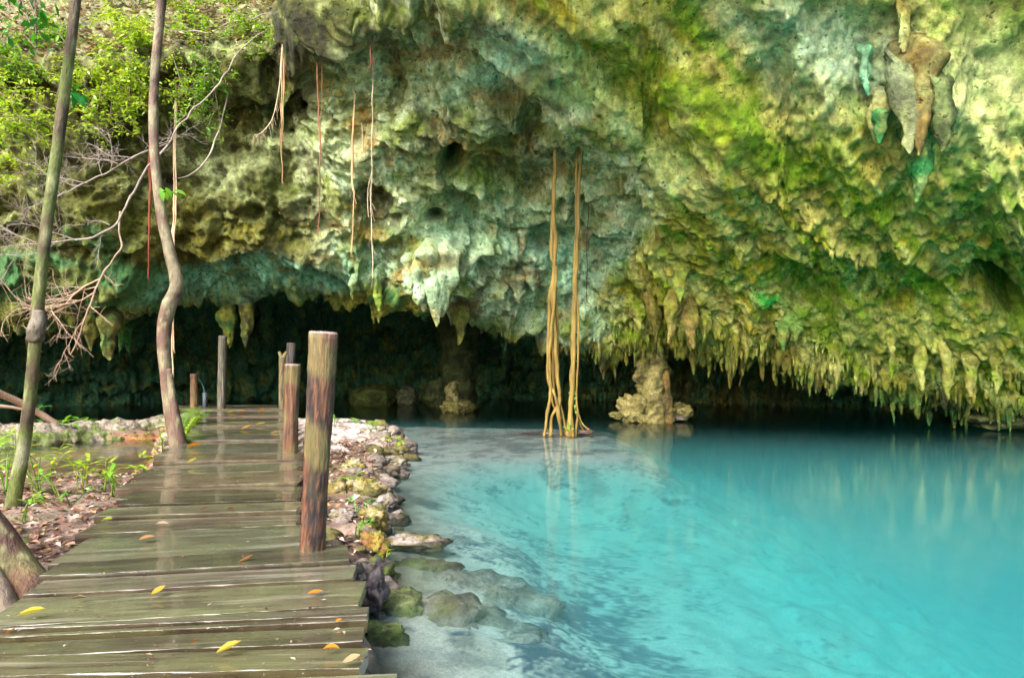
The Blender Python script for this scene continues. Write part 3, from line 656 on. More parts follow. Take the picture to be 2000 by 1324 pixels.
# ------------------------------------------------------------------ boardwalk
DZ = 0.37
GAPS = [(-138,1331,728,1303),(-100,1280,704,1253),(-72,1243,702,1216),(-60,1233,704,1204),(-34,1222,708,1180),(30,1163,692,1131),(88,1131,700,1100),(108,1098,642,1066),(176,1040,583,1021),(206,1010,583,997),(230,990,584,977),(248,973,584,960),(256,952,585,943),(292,925,586,919),(308,903,586,897),(322,888,587,883),(333,874,587,869),(339,862,585,858),(345,851,583,847),(350,842,580,838),(354,834,577,830),(358,827,574,823.5),(361,820.5,571,817.5),(364,815,569,812),(367,810,567,807.5),(370,805.5,565,803.5),(372,801.5,563,800),(373,798,561,797),(360,795,560,794),(345,792.3,559,791.6),(340,790.3,559,790)]
gl = [(onz(a, b, DZ), onz(c, d_, DZ)) for a, b, c, d_ in GAPS]
near = []                                                  # the planks carry on towards and under the camera
L0, R0 = gl[0]
for i in range(1, 6): near.insert(0, (L0 + Vector((.10, -.37, 0)) * i, R0 + Vector((.12, -.37, 0)) * i))
gl = near + gl
dock = thing('boardwalk', 'wet wooden boardwalk with algae-stained planks leading into the cave', 'boardwalk', (-1.4, 3.0, 0))
def plank(fl, fr, bl, br, i):
    r_ = random.Random(i * 13 + 5)
    th = .055 + r_.uniform(-.008, .012); n = 64
    L = ((fr - fl).length + (br - bl).length) / 2
    ax = ((fr - fl) + (br - bl)).normalized(); ay = Vector((-ax.y, ax.x, 0)); o = (fl + bl) / 2
    tilt = r_.uniform(-.012, .012); dz = r_.uniform(-.018, .012); roll = r_.uniform(-.05, .02)
    V = []; e0 = r_.uniform(-.07, .03) if i > 4 else 0; e1 = r_.uniform(-.015, .03)
    sk0, sk1 = r_.uniform(-.03, .03), r_.uniform(-.03, .03)
    gap = .009 + r_.random() * .011
    for s in range(n + 1):
        t = s / n
        pf = fl.lerp(fr, t) - o; pb = bl.lerp(br, t) - o
        yf, yb = pf.dot(ay), pb.dot(ay); x = (pf.dot(ax) + pb.dot(ax)) / 2
        if s == 0: x += -e0 * 0 + e0
        if s == n: x += e1
        nf = .010 * pn(np.array([[x * 1.6, i * 3.3, 1.]]), 1.0, 401)[0] + .005 * pn(np.array([[x * 9, i * 3.3, 1.]]), 1.0, 403)[0] + .003 * pn(np.array([[x * 23, i * 3.3, 1.]]), 1.0, 404)[0]
        nb = .008 * pn(np.array([[x * 1.6, i * 3.3, 9.]]), 1.0, 405)[0]
        a, b = yf + gap + nf, yb - gap + nb
        zz = dz + tilt * (t - .5) * 2 + .004 * pn(np.array([[x * 1.2, i * 2.1, 4.]]), 1.0, 407)[0]
        bev = max(.0007, .0016 + .0045 * pn(np.array([[x * 7, i * 4.1, 3.]]), 1.0, 413)[0]); w_ = b - a; xs = lambda q: x + ((sk0 * (1 - t) + sk1 * t) * (q - .5) if s in (0, n) else 0)
        zf = lambda q: zz + roll * (q - .5) * min(w_, .5)
        V += [(xs(0), a + .004, zf(0) - th), (xs(0), a, zf(0) - bev), (xs(0), a + bev, zf(0)), (xs(.33), a + w_ * .33, zf(.33) + .002 * pn(np.array([[x * 3, i * 1.7, 2.]]), 1.0, 409)[0]), (xs(.66), a + w_ * .66, zf(.66) + .002 * pn(np.array([[x * 3, i * 1.7, 6.]]), 1.0, 411)[0]), (xs(1), b - bev, zf(1)), (xs(1), b, zf(1) - bev), (xs(1), b - .004, zf(1) - th)]
    m = 8; Fc = []
    for s in range(n):
        for j in range(m):
            p, q = s * m + j, s * m + (j + 1) % m
            Fc.append((p, p + m, q + m, q))
    Fc.append(tuple(range(m))); Fc.append(tuple(n * m + j for j in range(m))[::-1])
    br_ = r_.uniform(.65, 1.4); hue = np.array([1 + r_.uniform(-.05, .16), 1, 1 + r_.uniform(-.1, .3)]) * br_
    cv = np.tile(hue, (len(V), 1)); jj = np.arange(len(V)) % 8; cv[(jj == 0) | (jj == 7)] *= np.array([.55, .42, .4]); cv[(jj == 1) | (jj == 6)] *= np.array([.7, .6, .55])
    ob = mesh_obj('plank', np.array(V), Fc, M_PLANK, None, (0, 0, 0), cv, smooth=False)
    ob.parent = dock; ob.location = o - Vector(dock.location); ob.rotation_euler = (0, 0, math.atan2(ax.y, ax.x)); ORG[ob.name] = o
    return ob
for i in range(len(gl) - 1):
    plank(gl[i][0], gl[i][1], gl[i + 1][0], gl[i + 1][1], i)
for fr_ in (.14, .86):                                     # stringers under the planks
    m_ = MB(); Q = [l.lerp(r, fr_) + Vector((0, 0, -.125)) for l, r in gl[::3]]
    tube(m_, np.array([list(q) for q in Q]), .06, 8, lin(70, 52, 38), .1)
    m_.build('stringer', M_POST, dock)

def post(name, label, bx, by, tx_, ty_, Y, wb_, wt_, col1, col2, twist=0.0, zbase=-.35, fork=False):
    p0 = at(bx, by, Y); p1 = at(tx_, ty_, Y); dirv = (p1 - p0).normalized(); pb = p0 + dirv * ((zbase - p0.z) / dirv.z)
    n = 60; seg = 44; Q = np.array([list(pb.lerp(p1, i / (n - 1))) for i in range(n)])
    r0, r1 = wb_ * Y / F / 2, wt_ * Y / F / 2
    R = np.linspace(r0, r1, n) * (1 + .03 * np.sin(np.linspace(0, 7, n)))
    sd_ = int(bx * 7 + by)
    def fl(ang, t):
        a = ang + twist * t
        q = np.stack([np.cos(a) * 2.2, np.sin(a) * 2.2, np.full(len(a), t * 1.4)], axis=1)
        q2 = np.stack([np.cos(a) * 6.5, np.sin(a) * 6.5, np.full(len(a), t * 2.2)], axis=1)
        return 1 + .06 * pn(q, 1.0, sd_) + .085 * ridge(q2, 1.0, 2, sd_ + 4) - .11
    m_ = MB(); V = tube(m_, Q, R, seg, None, 0, sd_, True, fl)
    ang = np.tile(np.linspace(0, 2 * np.pi, seg, endpoint=False), n) + twist * np.repeat(np.linspace(0, 1, n), seg)
    q = np.stack([np.cos(ang) * 3.2, np.sin(ang) * 3.2, V[:, 2] * .9], axis=1)
    mixv = sst(-.3, .4, fbm(q, 1.0, 3, sd_ + 9, .65)); q[:, 2] *= .6; crack = sst(.25, .6, ridge(q, 2.6, 1, sd_ + 2) - .35)
    c = col1 + (col2 - col1) * mixv[:, None]; c = c * (1 - .8 * crack[:, None]); c = c * (1 + .45 * fbm(np.stack([q[:, 0] * 3, q[:, 1] * 3, V[:, 2] * 3], axis=1), 1.0, 2, sd_ + 33))[:, None]
    gs = sst(.1, .5, fbm(V, 3.5, 2, sd_ + 5)) * .6; c = c + (lin(112, 104, 58) - c) * gs[:, None]
    m_.C = [c]
    t_ = thing(name, label, 'post', (pb.x, pb.y, pb.z), 'wooden posts of the boardwalk')
    m_.build('shaft', M_POST, t_)
    e = MB()                                               # sawn end grain
    a = np.linspace(0, 2 * np.pi, seg, endpoint=False); top = V[-seg:]
    ctr = top.mean(axis=0) + np.array(dirv) * .012
    ring2 = ctr + (top - top.mean(axis=0)) * .93
    e.add(np.concatenate([top, ring2, [ctr + np.array(dirv) * .004]]), [(j, (j + 1) % seg, seg + (j + 1) % seg, seg + j) for j in range(seg)] + [(seg + j, seg + (j + 1) % seg, 2 * seg) for j in range(seg)], lin(138, 122, 112))
    e.build('end_grain', M_POST, t_)
    if fork:
        for s in (-1, 1):
            f_ = MB(); b0 = np.array(p1); tube(f_, [b0 - np.array(dirv) * .05, b0 + np.array([s * .05, 0, .05]), b0 + np.array([s * .085, 0, .12])], [.05, .045, .03], 8, lin(120, 112, 66), .1); f_.build('fork_tip', M_POST, t_)
    return t_
post('wooden_post', 'thick twisted-grain wooden post nearest the camera on the boardwalk', 610, 1075, 632, 652, 4.02, 47, 56, lin(104, 66, 42), lin(32, 24, 22), 1.9)
post('wooden_post', 'reddish brown flat-topped post just beyond the thick near post', 567, 884, 571, 713, 8.25, 28, 31, lin(112, 76, 48), lin(70, 46, 34), .3)
post('wooden_post', 'pale forked post at the far right of the boardwalk', 551, 797, 552, 697, 15.4, 13, 14, lin(128, 112, 76), lin(96, 84, 60), .2, fork=True)
post('wooden_post', 'short grey leaning post top behind the reddish brown post', 563, 795, 569, 671, 15.9, 17, 17, lin(118, 108, 104), lin(84, 76, 76), .3)
post('wooden_post', 'tall grey post with broken brown top standing alone at the boardwalk end', 432, 800, 435, 657, 15.1, 15, 17, lin(112, 106, 92), lin(84, 82, 66), .3)
post('wooden_post', 'short tan post at the far left end of the boardwalk', 379, 793, 379, 731, 16.0, 15, 14, lin(160, 122, 82), lin(128, 96, 64), .2)
pv = thing('water_pipe', 'grey upright pipe stub with thin green hose at the boardwalk end', 'pipe', onz(400, 793, .2))
m_ = MB(); tube(m_, [at(400, 800, 16.1), at(400, 780, 16.1), at(400, 766, 16.1)], [.05, .05, .052], 12, lin(96, 104, 112)); m_.build('pipe', mat_plain('grey_plastic', tuple(lin(96, 106, 116))), pv)
m_ = MB(); Q, R = smooth_path([at(400, 767, 16.1), at(396, 752, 16.1), at(389, 742, 16.05), at(385, 728, 16.05)], [.018] * 4, 14); tube(m_, Q, R, 8, lin(20, 90, 80)); m_.build('hose', mat_plain('green_hose', (.02, .12, .09)), pv)

# ------------------------------------------------------------------ trees on the left bank
def bark_cols(V, base, alt, moss, seed):
    a = fbm(V, [4, 4, 1.2], 3, seed); b = fbm(V, [2, 2, 3.2], 3, seed + 20); g = fbm(V, 1.6, 2, seed + 40)
    c = base + (alt - base) * sst(-.25, .35, a)[:, None]; c = c + (moss - c) * (sst(-.15, .25, b) * .85)[:, None]
    c = c * (1 + .35 * fbm(V, 14, 2, seed + 60))[:, None]; c = c * .72; sp_ = sst(.35, .55, pn(V, 17, seed + 70)) * .5; c = c + (lin(150, 156, 110) - c) * sp_[:, None]
    return c + (lin(196, 190, 170) - c) * (sst(.5, .7, g) * .3)[:, None]
def trunk(t_, pts, Y, name='trunk', seg=18, n=70, cols=None, seed=0, rough=.06):
    P = [at(x, y, Y if len(q) < 2 else q[1]) for (x, y, w_, *q) in [(a[0], a[1], a[2], *( [0, a[3]] if len(a) > 3 else [0])) for a in pts]]
    R = [a[2] * (a[3] if len(a) > 3 else Y) / F / 2 for a in pts]
    Q, Rr = smooth_path(P, R, n); m_ = MB(); V = tube(m_, Q, Rr, seg, None, rough, seed)
    m_.C = [bark_cols(V, *cols, seed)]
    return m_.build(name, M_BARK, t_), Q
def leaf_cluster(t_, name, center, n, L, spread, colf, seed, down=.3):
    r_ = np.random.default_rng(seed)
    for i in range(n):
        d_ = np.array([r_.normal(), r_.normal() * .7, r_.normal() * .5 - down]); m_ = MB()
        leaf(m_, np.array(center) + r_.normal(0, spread, 3), d_, np.array([r_.normal() * .4, -.5, 1.]), L * r_.uniform(.7, 1.2), L * r_.uniform(.32, .45), colf * r_.uniform(.75, 1.3), .2, .35)
        m_.build(name, M_LEAF, t_)
GREEN1, GREEN2, YGREEN, DGREEN = lin(64, 122, 30), lin(96, 150, 40), lin(150, 172, 44), lin(24, 92, 32)
bc1 = (lin(84, 70, 46), lin(60, 48, 36), lin(104, 120, 50))
tr1 = thing('tree', 'slender greenish trunk leaning right at the left edge of the photo', 'tree', onz(22, 1005, .12))
trunk(tr1, [(10, 1060, 36), (24, 990, 28), (48, 860, 23), (66, 700, 22), (74, 600, 22), (90, 450, 21), (112, 290, 21), (130, 150, 20), (146, 20, 18), (165, -140, 19), (180, -330, 20), (200, -600, 14)], 6.0, cols=bc1, seed=500)
m_ = MB(); Q, R = smooth_path([at(69, 668, 6.0), at(71, 650, 6.0), at(75, 620, 6.0), at(76, 606, 6.0)], [.055, .066, .063, .055], 14); V = tube(m_, Q, R, 18, None, .3, 3); m_.C = [bark_cols(V, lin(84, 70, 58), lin(48, 40, 36), lin(80, 72, 56), 8)]; m_.build('burl', M_BARK, tr1)
leaf_cluster(tr1, 'leaf', at(146, 178, 5.95), 5, .16, .02, DGREEN * 1.3, 12)
bc2 = (lin(116, 90, 76), lin(78, 56, 46), lin(140, 132, 104))
tr2 = thing('tree', 'slim crooked pinkish brown trunk growing beside the boardwalk', 'tree', onz(348, 892, .1))
trunk(tr2, [(352, 930, 38), (347, 880, 30), (334, 810, 24), (325, 740, 23), (320, 660, 26), (329, 600, 28), (345, 555, 25), (331, 490, 22), (316, 420, 20), (303, 320, 18), (300, 230, 18), (303, 140, 17), (312, 40, 17), (322, -80, 19), (330, -250, 17), (325, -560, 12)], 9.3, cols=bc2, seed=520, n=100)
trunk(tr2, [(366, 905, 22), (352, 850, 18), (338, 780, 14), (330, 720, 10)], 9.22, name='root_buttress', cols=bc2, seed=523, n=24)
leaf_cluster(tr2, 'leaf', at(326, 372, 9.15), 6, .19, .03, GREEN2, 14, .5)
tr3 = thing('tree', 'thick grooved reddish trunk leaning in from the lower left corner', 'tree', (-2.75, 3.62, .1))
bc3 = (lin(112, 78, 58), lin(74, 48, 38), lin(112, 106, 64))
trunk(tr3, [(86, 1194, 88, 3.72), (32, 1112, 73, 3.74), (-24, 1029, 65, 3.78), (-94, 954, 64, 3.85), (-204, 854, 62, 4.0), (-364, 654, 60, 4.2), (-454, 314, 59, 4.4)], 3.7, cols=bc3, seed=540, seg=26, rough=.05)
trunk(tr3, [(18, 1244, 76, 3.55), (-22, 1154, 70, 3.58), (-74, 1074, 67, 3.66), (-144, 974, 64, 3.78), (-234, 864, 60, 3.95)], 3.6, name='trunk_lobe', cols=bc3, seed=543, seg=22, rough=.05)
trunk(tr3, [(-34, 1294, 64, 3.4), (-64, 1194, 62, 3.45), (-114, 1104, 59, 3.55), (-184, 994, 56, 3.7)], 3.5, name='trunk_lobe', cols=bc3, seed=546, seg=20, rough=.05)

# ------------------------------------------------------------------ hanging roots and vines
def vine(name, label, pts, w_, Y, c, cat='root', sub=(), group=None, n=40):
    """one strand (or a few twisted ones) hanging down; pts in photograph coordinates at distance Y or own distance"""
    if name == 'aerial_root':                              # the roots lean back a little: rooted in the lip, feet on the sandbar
        ly = lambda p: (p[0], p[1], (p[2] if len(p) > 2 else Y) - .75 * max(0., 1 - (p[1] - 235) / 617.0))
        pts = [ly(p) for p in pts]; sub = [([ly(p) for p in q], ww) for q, ww in sub]
    P = [at(p[0], p[1], p[2] if len(p) > 2 else Y) for p in pts]
    t_ = None
    strands = [(pts, w_)] + list(sub)
    t_ = thing(name, label, cat, P[0], group)
    for q, ww in strands:
        Pq = [at(p[0], p[1], p[2] if len(p) > 2 else Y) for p in q]
        ws = ww if isinstance(ww, (list, tuple)) else [ww] * len(q)
        Q, R = smooth_path(Pq, [max(.004, (.7 if 'hanging' in name else .85) * x * Y / F / 2) for x in ws], n)
        Q[1:-1] += .022 * np.stack([pn(Q * [1, 1, 1.0], 2.3, 601), pn(Q, 2.3, 605), Q[:, 2] * 0], axis=1)[1:-1] * (Y / 12)
        R = R * (1 + .28 * fbm(Q, [5, 5, 5], 2, 615)); m_ = MB(); tube(m_, Q, R, 9, None, .3, 3); m_.C = [c * (1 + .5 * fbm(m_.V[0], [9, 9, 3.], 3, 609))[:, None]]
        m_.build('strand', M_VINE, t_)
    if name == 'hanging_root' and len(pts) > 3:
        r_ = np.random.default_rng(int(pts[0][0] * 3 + pts[-1][1])); m_ = MB(); Q0, _ = smooth_path(P, [1] * len(P), 60)
        for i in range(26):
            a = Q0[min(59, int(60 * r_.uniform(.25, 1) ** .7))]; e = a + np.array([r_.normal(0, .05), r_.normal(0, .04), -r_.uniform(.06, .28)])
            tube(m_, [a, (a + e) / 2 + r_.normal(0, .02, 3), e], [.0035, .003, .002], 4, c * r_.uniform(.6, 1.1), cap=False)
        tag(m_.build('rootlets', M_VINE, t_), 'fine hairs of the root', kind='stuff')
    return t_
TAN, PALE, RED, GREY = lin(128, 108, 54), lin(190, 174, 144), lin(122, 84, 62), lin(150, 140, 128)
YR = 13.25
rA = vine('aerial_root', 'left bundle of tan aerial roots reaching from the ceiling to the sandbar', [(1083, 235), (1083, 330), (1081, 420), (1085, 480), (1080, 560), (1083, 640), (1089, 730), (1092, 785), (1078, 815), (1074, 852)], [9, 9, 10, 10, 9, 9, 9, 9, 8, 9], YR, TAN, sub=[
  ([(1079, 420, 13.3), (1077, 500, 13.3), (1085, 520, 13.3), (1075, 580, 13.3), (1071, 680, 13.3), (1072, 740, 13.3), (1083, 770, 13.2), (1090, 800, 13.2), (1096, 852, 13.3)], 8),
  ([(1086, 520, 13.2), (1082, 600, 13.2), (1074, 680, 13.2), (1076, 760, 13.2), (1070, 810, 13.2), (1063, 852, 13.1)], 7),
  ([(1087, 560, 13.3), (1088, 700, 13.35), (1078, 770, 13.4), (1084, 800, 13.4), (1104, 825, 13.4), (1104, 848, 13.4)], 6),
  ([(1084, 430, 13.35), (1079, 560, 13.35), (1080, 660, 13.3), (1082, 760, 13.3), (1094, 790, 13.3), (1106, 840, 13.3)], 5)], group='aerial root bundles', n=60)
rB = vine('aerial_root', 'right bundle of tan aerial roots with green climbing leaves near its foot', [(1140, 230), (1137, 300), (1130, 380), (1128, 480), (1124, 560), (1121, 650), (1119, 740), (1115, 800), (1111, 853)], [6, 7, 8, 9, 9, 9, 10, 13, 16], YR, TAN, sub=[
  ([(1129, 235), (1128, 300), (1126, 380), (1124, 480), (1120, 580), (1117, 700), (1116, 800), (1118, 853)], [5, 5, 6, 6, 7, 8, 9, 12]),
  ([(1127, 580, 13.2), (1130, 660, 13.2), (1126, 760, 13.25), (1128, 810, 13.3), (1124, 852, 13.3)], 5),
  ([(1121, 790, 13.3), (1130, 820, 13.35), (1141, 842, 13.45), (1156, 846, 13.5)], 5), ([(1126, 800, 13.3), (1138, 828, 13.3), (1152, 840, 13.3)], 4)], group='aerial root bundles', n=60)
m_ = MB(); r_ = np.random.default_rng(5)
for i in range(44):
    yy = 690 + 155 * r_.uniform() ** .8; xx = 1122 - 10 * (yy - 690) / 150 + r_.normal(0, 5); p = at(xx, yy, YR - .07 - .04 * r_.uniform())
    leaf4(m_, np.array(p), r_.normal(0, 1, 3), np.array([0, -1, .4]), .06, .04, GREEN2 * r_.uniform(.8, 1.4))
tag(m_.build('climbing_leaves', M_LEAF, rB), 'small green leaves climbing the root', kind='stuff')
m_ = MB(); r_ = np.random.default_rng(6)
for i in range(46):
    a = r_.uniform(0, 6.28); c0 = at(1143, 846, 13.4); q = [np.array(c0) + np.array([math.cos(a + j) * .16 * r_.uniform(.3, 1.2), math.sin(a + j) * .14, .01 + .05 * r_.uniform()]) for j in (0, .6, 1.3)]
    Q, R = smooth_path(q, [.008] * 3, 6); tube(m_, Q, R, 4, lin(96, 76, 74) * r_.uniform(.6, 1.2))
tag(m_.build('rootlets', M_VINE, rB), 'tangle of purplish rootlets at the foot', kind='stuff')
vine('hanging_root', 'thin dark strand hanging just right of the root bundles', [(1150, 330), (1148, 420), (1146, 520), (1147, 590)], 2, 13.6, lin(70, 56, 44))
vine('hanging_root', 'reddish root hanging straight down left of the thick pale one', [(622, -60), (621, 60), (619, 150), (624, 260), (624, 360), (622, 455)], [5, 5, 4, 4, 3, 2], 12.0, RED, sub=[([(626, 70), (629, 170), (626, 260), (625, 330)], 2)])
vine('hanging_root', 'root thickening into a pale club in the middle of its length', [(693, 125), (692, 215), (691, 240), (688, 300), (689, 365), (691, 380), (689, 440), (687, 498)], [2, 3, 6, 7, 6, 3, 3, 5], 12.4, lin(190, 156, 112))
vine('hanging_root', 'long thin pale root hanging rightmost over the cave mouth', [(735, -60), (731, 40), (728, 150), (727, 260), (726, 380), (727, 470), (728, 545)], 2.6, 12.0, PALE, sub=[([(727, 330), (720, 370), (721, 425)], 2)])
vine('hanging_root', 'kinked reddish root beside the mossy block at the top', [(733, -40), (727, 20), (729, 60), (724, 100), (725, 118)], [3, 4, 4, 4, 2], 11.6, RED)
vine('hanging_root', 'pair of pale roots hanging below the leafy ledge', [(556, -60), (556, 40), (551, 120), (549, 220), (547, 285)], [4, 4, 3, 3, 2], 12.2, lin(176, 140, 104), sub=[([(558, 30), (555, 130), (552, 230), (550, 300), (553, 360)], [3, 3, 3, 2, 2])])
vine('hanging_root', 'pale root curving off to the left in a hook', [(556, 20), (552, 90), (545, 170), (532, 230), (512, 258), (498, 263)], [3, 3, 3, 3, 3, 2], 12.25, PALE)
vine('hanging_root', 'short stiff white root stub among the longer roots', [(707, 240), (708, 270), (708, 300)], [2, 4, 3], 12.6, PALE)
vine('hanging_vine', 'double whitish vine running down behind the crooked trunk', [(343, 60, 13.4), (342, 200, 13.2), (340, 300, 13.0), (339, 420, 12.8), (336, 560, 12.8), (337, 680, 12.8), (339, 760, 12.8)], [5, 5, 5, 5, 5, 5, 4], 12.8, lin(196, 172, 140), cat='vine', sub=[([(346, 80, 13.4), (343, 240, 13.1), (343, 400, 12.8), (338, 540, 12.8), (341, 690, 12.8)], 4)])
vine('hanging_vine', 'dark red fibrous root ending in a frayed tip left of the crooked trunk', [(293, 250, 13.0), (293, 360, 12.8), (292, 450, 12.7), (291, 548, 12.7)], [6, 7, 6, 2], 12.7, lin(122, 62, 40), cat='vine', sub=[([(296, 260, 13.0), (294, 360, 12.75), (291, 500, 12.7)], 3)])
vine('hanging_vine', 'thin vine swinging in a loop between ledge and crooked trunk', [(448, 150, 12.9), (440, 200, 12.6), (425, 260, 12.3), (402, 315, 11.9), (370, 342, 11.5), (338, 350, 11)], [4, 4, 4, 4, 3, 2], 12.2, GREY, cat='vine')
vine('hanging_vine', 'brown twisted root dangling from the left ledge', [(118, 105), (112, 140), (109, 170), (111, 200)], [5, 4, 3, 2], 13.4, lin(140, 92, 56), cat='vine')

# ------------------------------------------------------------------ dead branches
def twiggy(mbx, p, d_, L, r, depth, rr, c):
    n = 5; q = [np.array(p)]; dd = np.array(d_, dtype=float); dd /= np.linalg.norm(dd)
    for i in range(n):
        dd = dd + rr.normal(0, .16, 3) * [1, .6, 1]; dd /= np.linalg.norm(dd); q.append(q[-1] + dd * L / n)
    tube(mbx, q, np.linspace(r, r * .45, n + 1), 5, c * rr.uniform(.8, 1.2), cap=False)
    if depth:
        for i in range(1, n + 1):
            for s in range(1 + (rr.uniform() < .6)):
                d2 = dd + rr.normal(0, .75, 3) * [1, .5, 1]; twiggy(mbx, q[i], d2, L * rr.uniform(.35, .6), max(r * .5, .0022), depth - 1, rr, c)
def dead_branch(label, main, sides, seed, c=lin(136, 126, 116)):
    P = [at(*p[:3]) for p in main]; t_ = thing('dead_branch', label, 'branch', P[0], 'bare branches on the left')
    rr = np.random.default_rng(seed)
    Q, R = smooth_path(P, [.56 * p[3] * p[2] / F / 2 for p in main], 60); Q = Q + .05 * np.stack([fbm(Q, 2.2, 2, seed), 0 * R, fbm(Q, 2.2, 2, seed + 4)], axis=1); R = R * (1 + .25 * fbm(Q, 5, 2, seed)); m_ = MB(); tube(m_, Q, R, 8, None, .25, 1); m_.C = [c * (1 + .35 * fbm(m_.V[0], 6, 2, 3))[:, None]]; m_.build('bough', M_BARK, t_)
    for (a, b, r0, dep) in sides:
        m_ = MB(); p0, p1 = at(*a), at(*b); v = np.array(p1 - p0); twiggy(m_, p0, v, np.linalg.norm(v), r0, dep, rr, c * 1.05); m_.build('twig', M_BARK, t_)
    return t_
dead_branch('grey bare bough slanting down from the ledge to a spray of dead twigs', [(520, 60, 12.3, 3), (466, 105, 12.0, 5), (432, 165, 11.8, 5), (375, 218, 11.5, 6), (335, 268, 11.0, 6), (276, 345, 10.7, 8), (240, 412, 10.5, 8), (200, 455, 10.3, 7), (135, 472, 10.2, 6), (60, 475, 10.1, 4), (-10, 490, 10.0, 2)], [((200, 455, 10.3), (170, 500, 10.3), .008, 1), ((150, 470, 10.2), (60, 440, 10.2), .010, 2), ((110, 473, 10.2), (10, 540, 10.1), .010, 2), ((70, 474, 10.1), (-10, 430, 10.0), .008, 2), ((215, 440, 10.3), (170, 420, 10.3), .007, 1), ((40, 476, 10.0), (30, 540, 10.0), .006, 1)], 21)
dead_branch('hanging crooked dead branch ending in forked brown twigs', [(237, 415, 10.5, 8), (234, 440, 10.5, 7), (237, 482, 10.4, 7), (215, 515, 10.4, 7), (195, 545, 10.4, 8), (180, 585, 10.4, 7), (160, 640, 10.4, 5), (140, 690, 10.4, 3)], [((195, 545, 10.4), (60, 600, 10.4), .014, 2), ((187, 570, 10.4), (70, 680, 10.4), .014, 2), ((200, 535, 10.4), (225, 560, 10.4), .007, 1), ((175, 595, 10.4), (205, 630, 10.4), .008, 1), ((160, 630, 10.4), (110, 700, 10.4), .009, 2), ((190, 560, 10.4), (0, 610, 10.3), .010, 2)], 22, lin(156, 134, 112))
dead_branch('thin bare branch arching left behind the two trunks', [(330, 285, 10.6, 5), (290, 298, 10.4, 6), (240, 315, 10.3, 6), (200, 345, 10.2, 6), (150, 365, 10.1, 5), (105, 385, 10.0, 3)], [((230, 320, 10.3), (150, 290, 10.2), .008, 2), ((200, 345, 10.2), (190, 290, 10.2), .006, 1), ((170, 358, 10.1), (90, 330, 10.0), .008, 2), ((260, 310, 10.3), (200, 270, 10.3), .007, 2), ((150, 365, 10.1), (60, 350, 10.0), .008, 2), ((130, 372, 10.1), (40, 420, 10.0), .008, 2), ((215, 335, 10.2), (240, 270, 10.2), .006, 2), ((280, 300, 10.4), (330, 240, 10.6), .006, 2)], 23)
dead_branch('grey twig stretching up to the right from the leafy ledge', [(330, 60, 12.9, 3), (380, 62, 12.9, 4), (415, 64, 12.8, 5), (450, 45, 12.7, 5), (500, 36, 12.6, 4), (560, 20, 12.4, 3)], [((415, 64, 12.8), (470, 100, 12.7), .007, 1)], 24)
fb = thing('fallen_branch', 'broken pale branch leaning down into the brown pool', 'branch', onz(150, 860, 0))
m_ = MB(); Q, R = smooth_path([at(-60, 745, 11.2), at(30, 782, 11.8), at(95, 818, 12.2), at(135, 848, 12.4), at(152, 864, 12.5)], [.06, .06, .058, .05, .045], 30); tube(m_, Q, R, 10, None, .12, 2); m_.C = [lin(158, 132, 112) * (1 + .3 * fbm(m_.V[0], 6, 2, 3))[:, None]]; m_.build('limb', M_BARK, fb)
m_ = MB(); Q, R = smooth_path([at(-30, 790, 11.7), at(20, 795, 11.9), at(48, 800, 12.0)], [.035, .03, .02], 12); tube(m_, Q, R, 8, lin(150, 128, 110), .1); m_.build('side_limb', M_BARK, fb)

# ------------------------------------------------------------------ rocks
def rock(name, label, c0, size, seed, tints, cat='rock', group=None, sub=4, amp=.35, mat=None, top=None, rot=0):
    bm = bmesh.new(); bmesh.ops.create_icosphere(bm, subdivisions=sub, radius=1.0)
    V = np.array([v.co[:] for v in bm.verts]); Fc = [tuple(v.index for v in f.verts) for f in bm.faces]; bm.free()
    V = np.sign(V) * np.abs(V) ** .85
    S = np.array(size); n_ = V / np.linalg.norm(V, axis=1)[:, None]; off = seed * 3.7
    D = amp * fbm(V + off, 1.1, 2, seed) + amp * .45 * ridge(V + off, 1.9, 3, seed + 2) + amp * .4 * fbm(V + off, 4.6, 4, seed + 4, .7) - amp * .5 * sst(.3, .7, pn(V + off, 2.6, seed + 6))
    V = V + n_ * D[:, None]
    V = V * S; cr, sr = math.cos(rot), math.sin(rot); V = np.stack([V[:, 0] * cr - V[:, 1] * sr, V[:, 0] * sr + V[:, 1] * cr, V[:, 2]], axis=1)
    a = fbm(V + off, 3.0 / max(.25, np.mean(S)) * .4, 3, seed + 7, .6); b = fbm(V + off, 5.0 / max(.25, np.mean(S)) * .5, 3, seed + 9, .6)
    t0, t1, t2 = tints; c = t0 + (t1 - t0) * sst(-.15, .35, a)[:, None]; c = c + (t2 - c) * sst(.05, .4, b)[:, None]
    W = V + np.array(c0)
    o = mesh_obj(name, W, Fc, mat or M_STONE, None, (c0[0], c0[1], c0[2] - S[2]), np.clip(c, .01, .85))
    return tag(o, label, cat, group)
OLV = (lin(126, 122, 62), lin(86, 82, 46), lin(166, 156, 96)); DRK = (lin(72, 84, 46), lin(50, 56, 34), lin(96, 104, 60)); GRY = (lin(150, 140, 132), lin(104, 96, 88), lin(124, 116, 76)); MOS = (lin(128, 112, 60), lin(150, 140, 110), lin(96, 96, 36))
sm = thing('stalagmite', 'broken limestone column standing in the water right of the aerial roots', 'stalagmite', onz(1276, 818, 0))
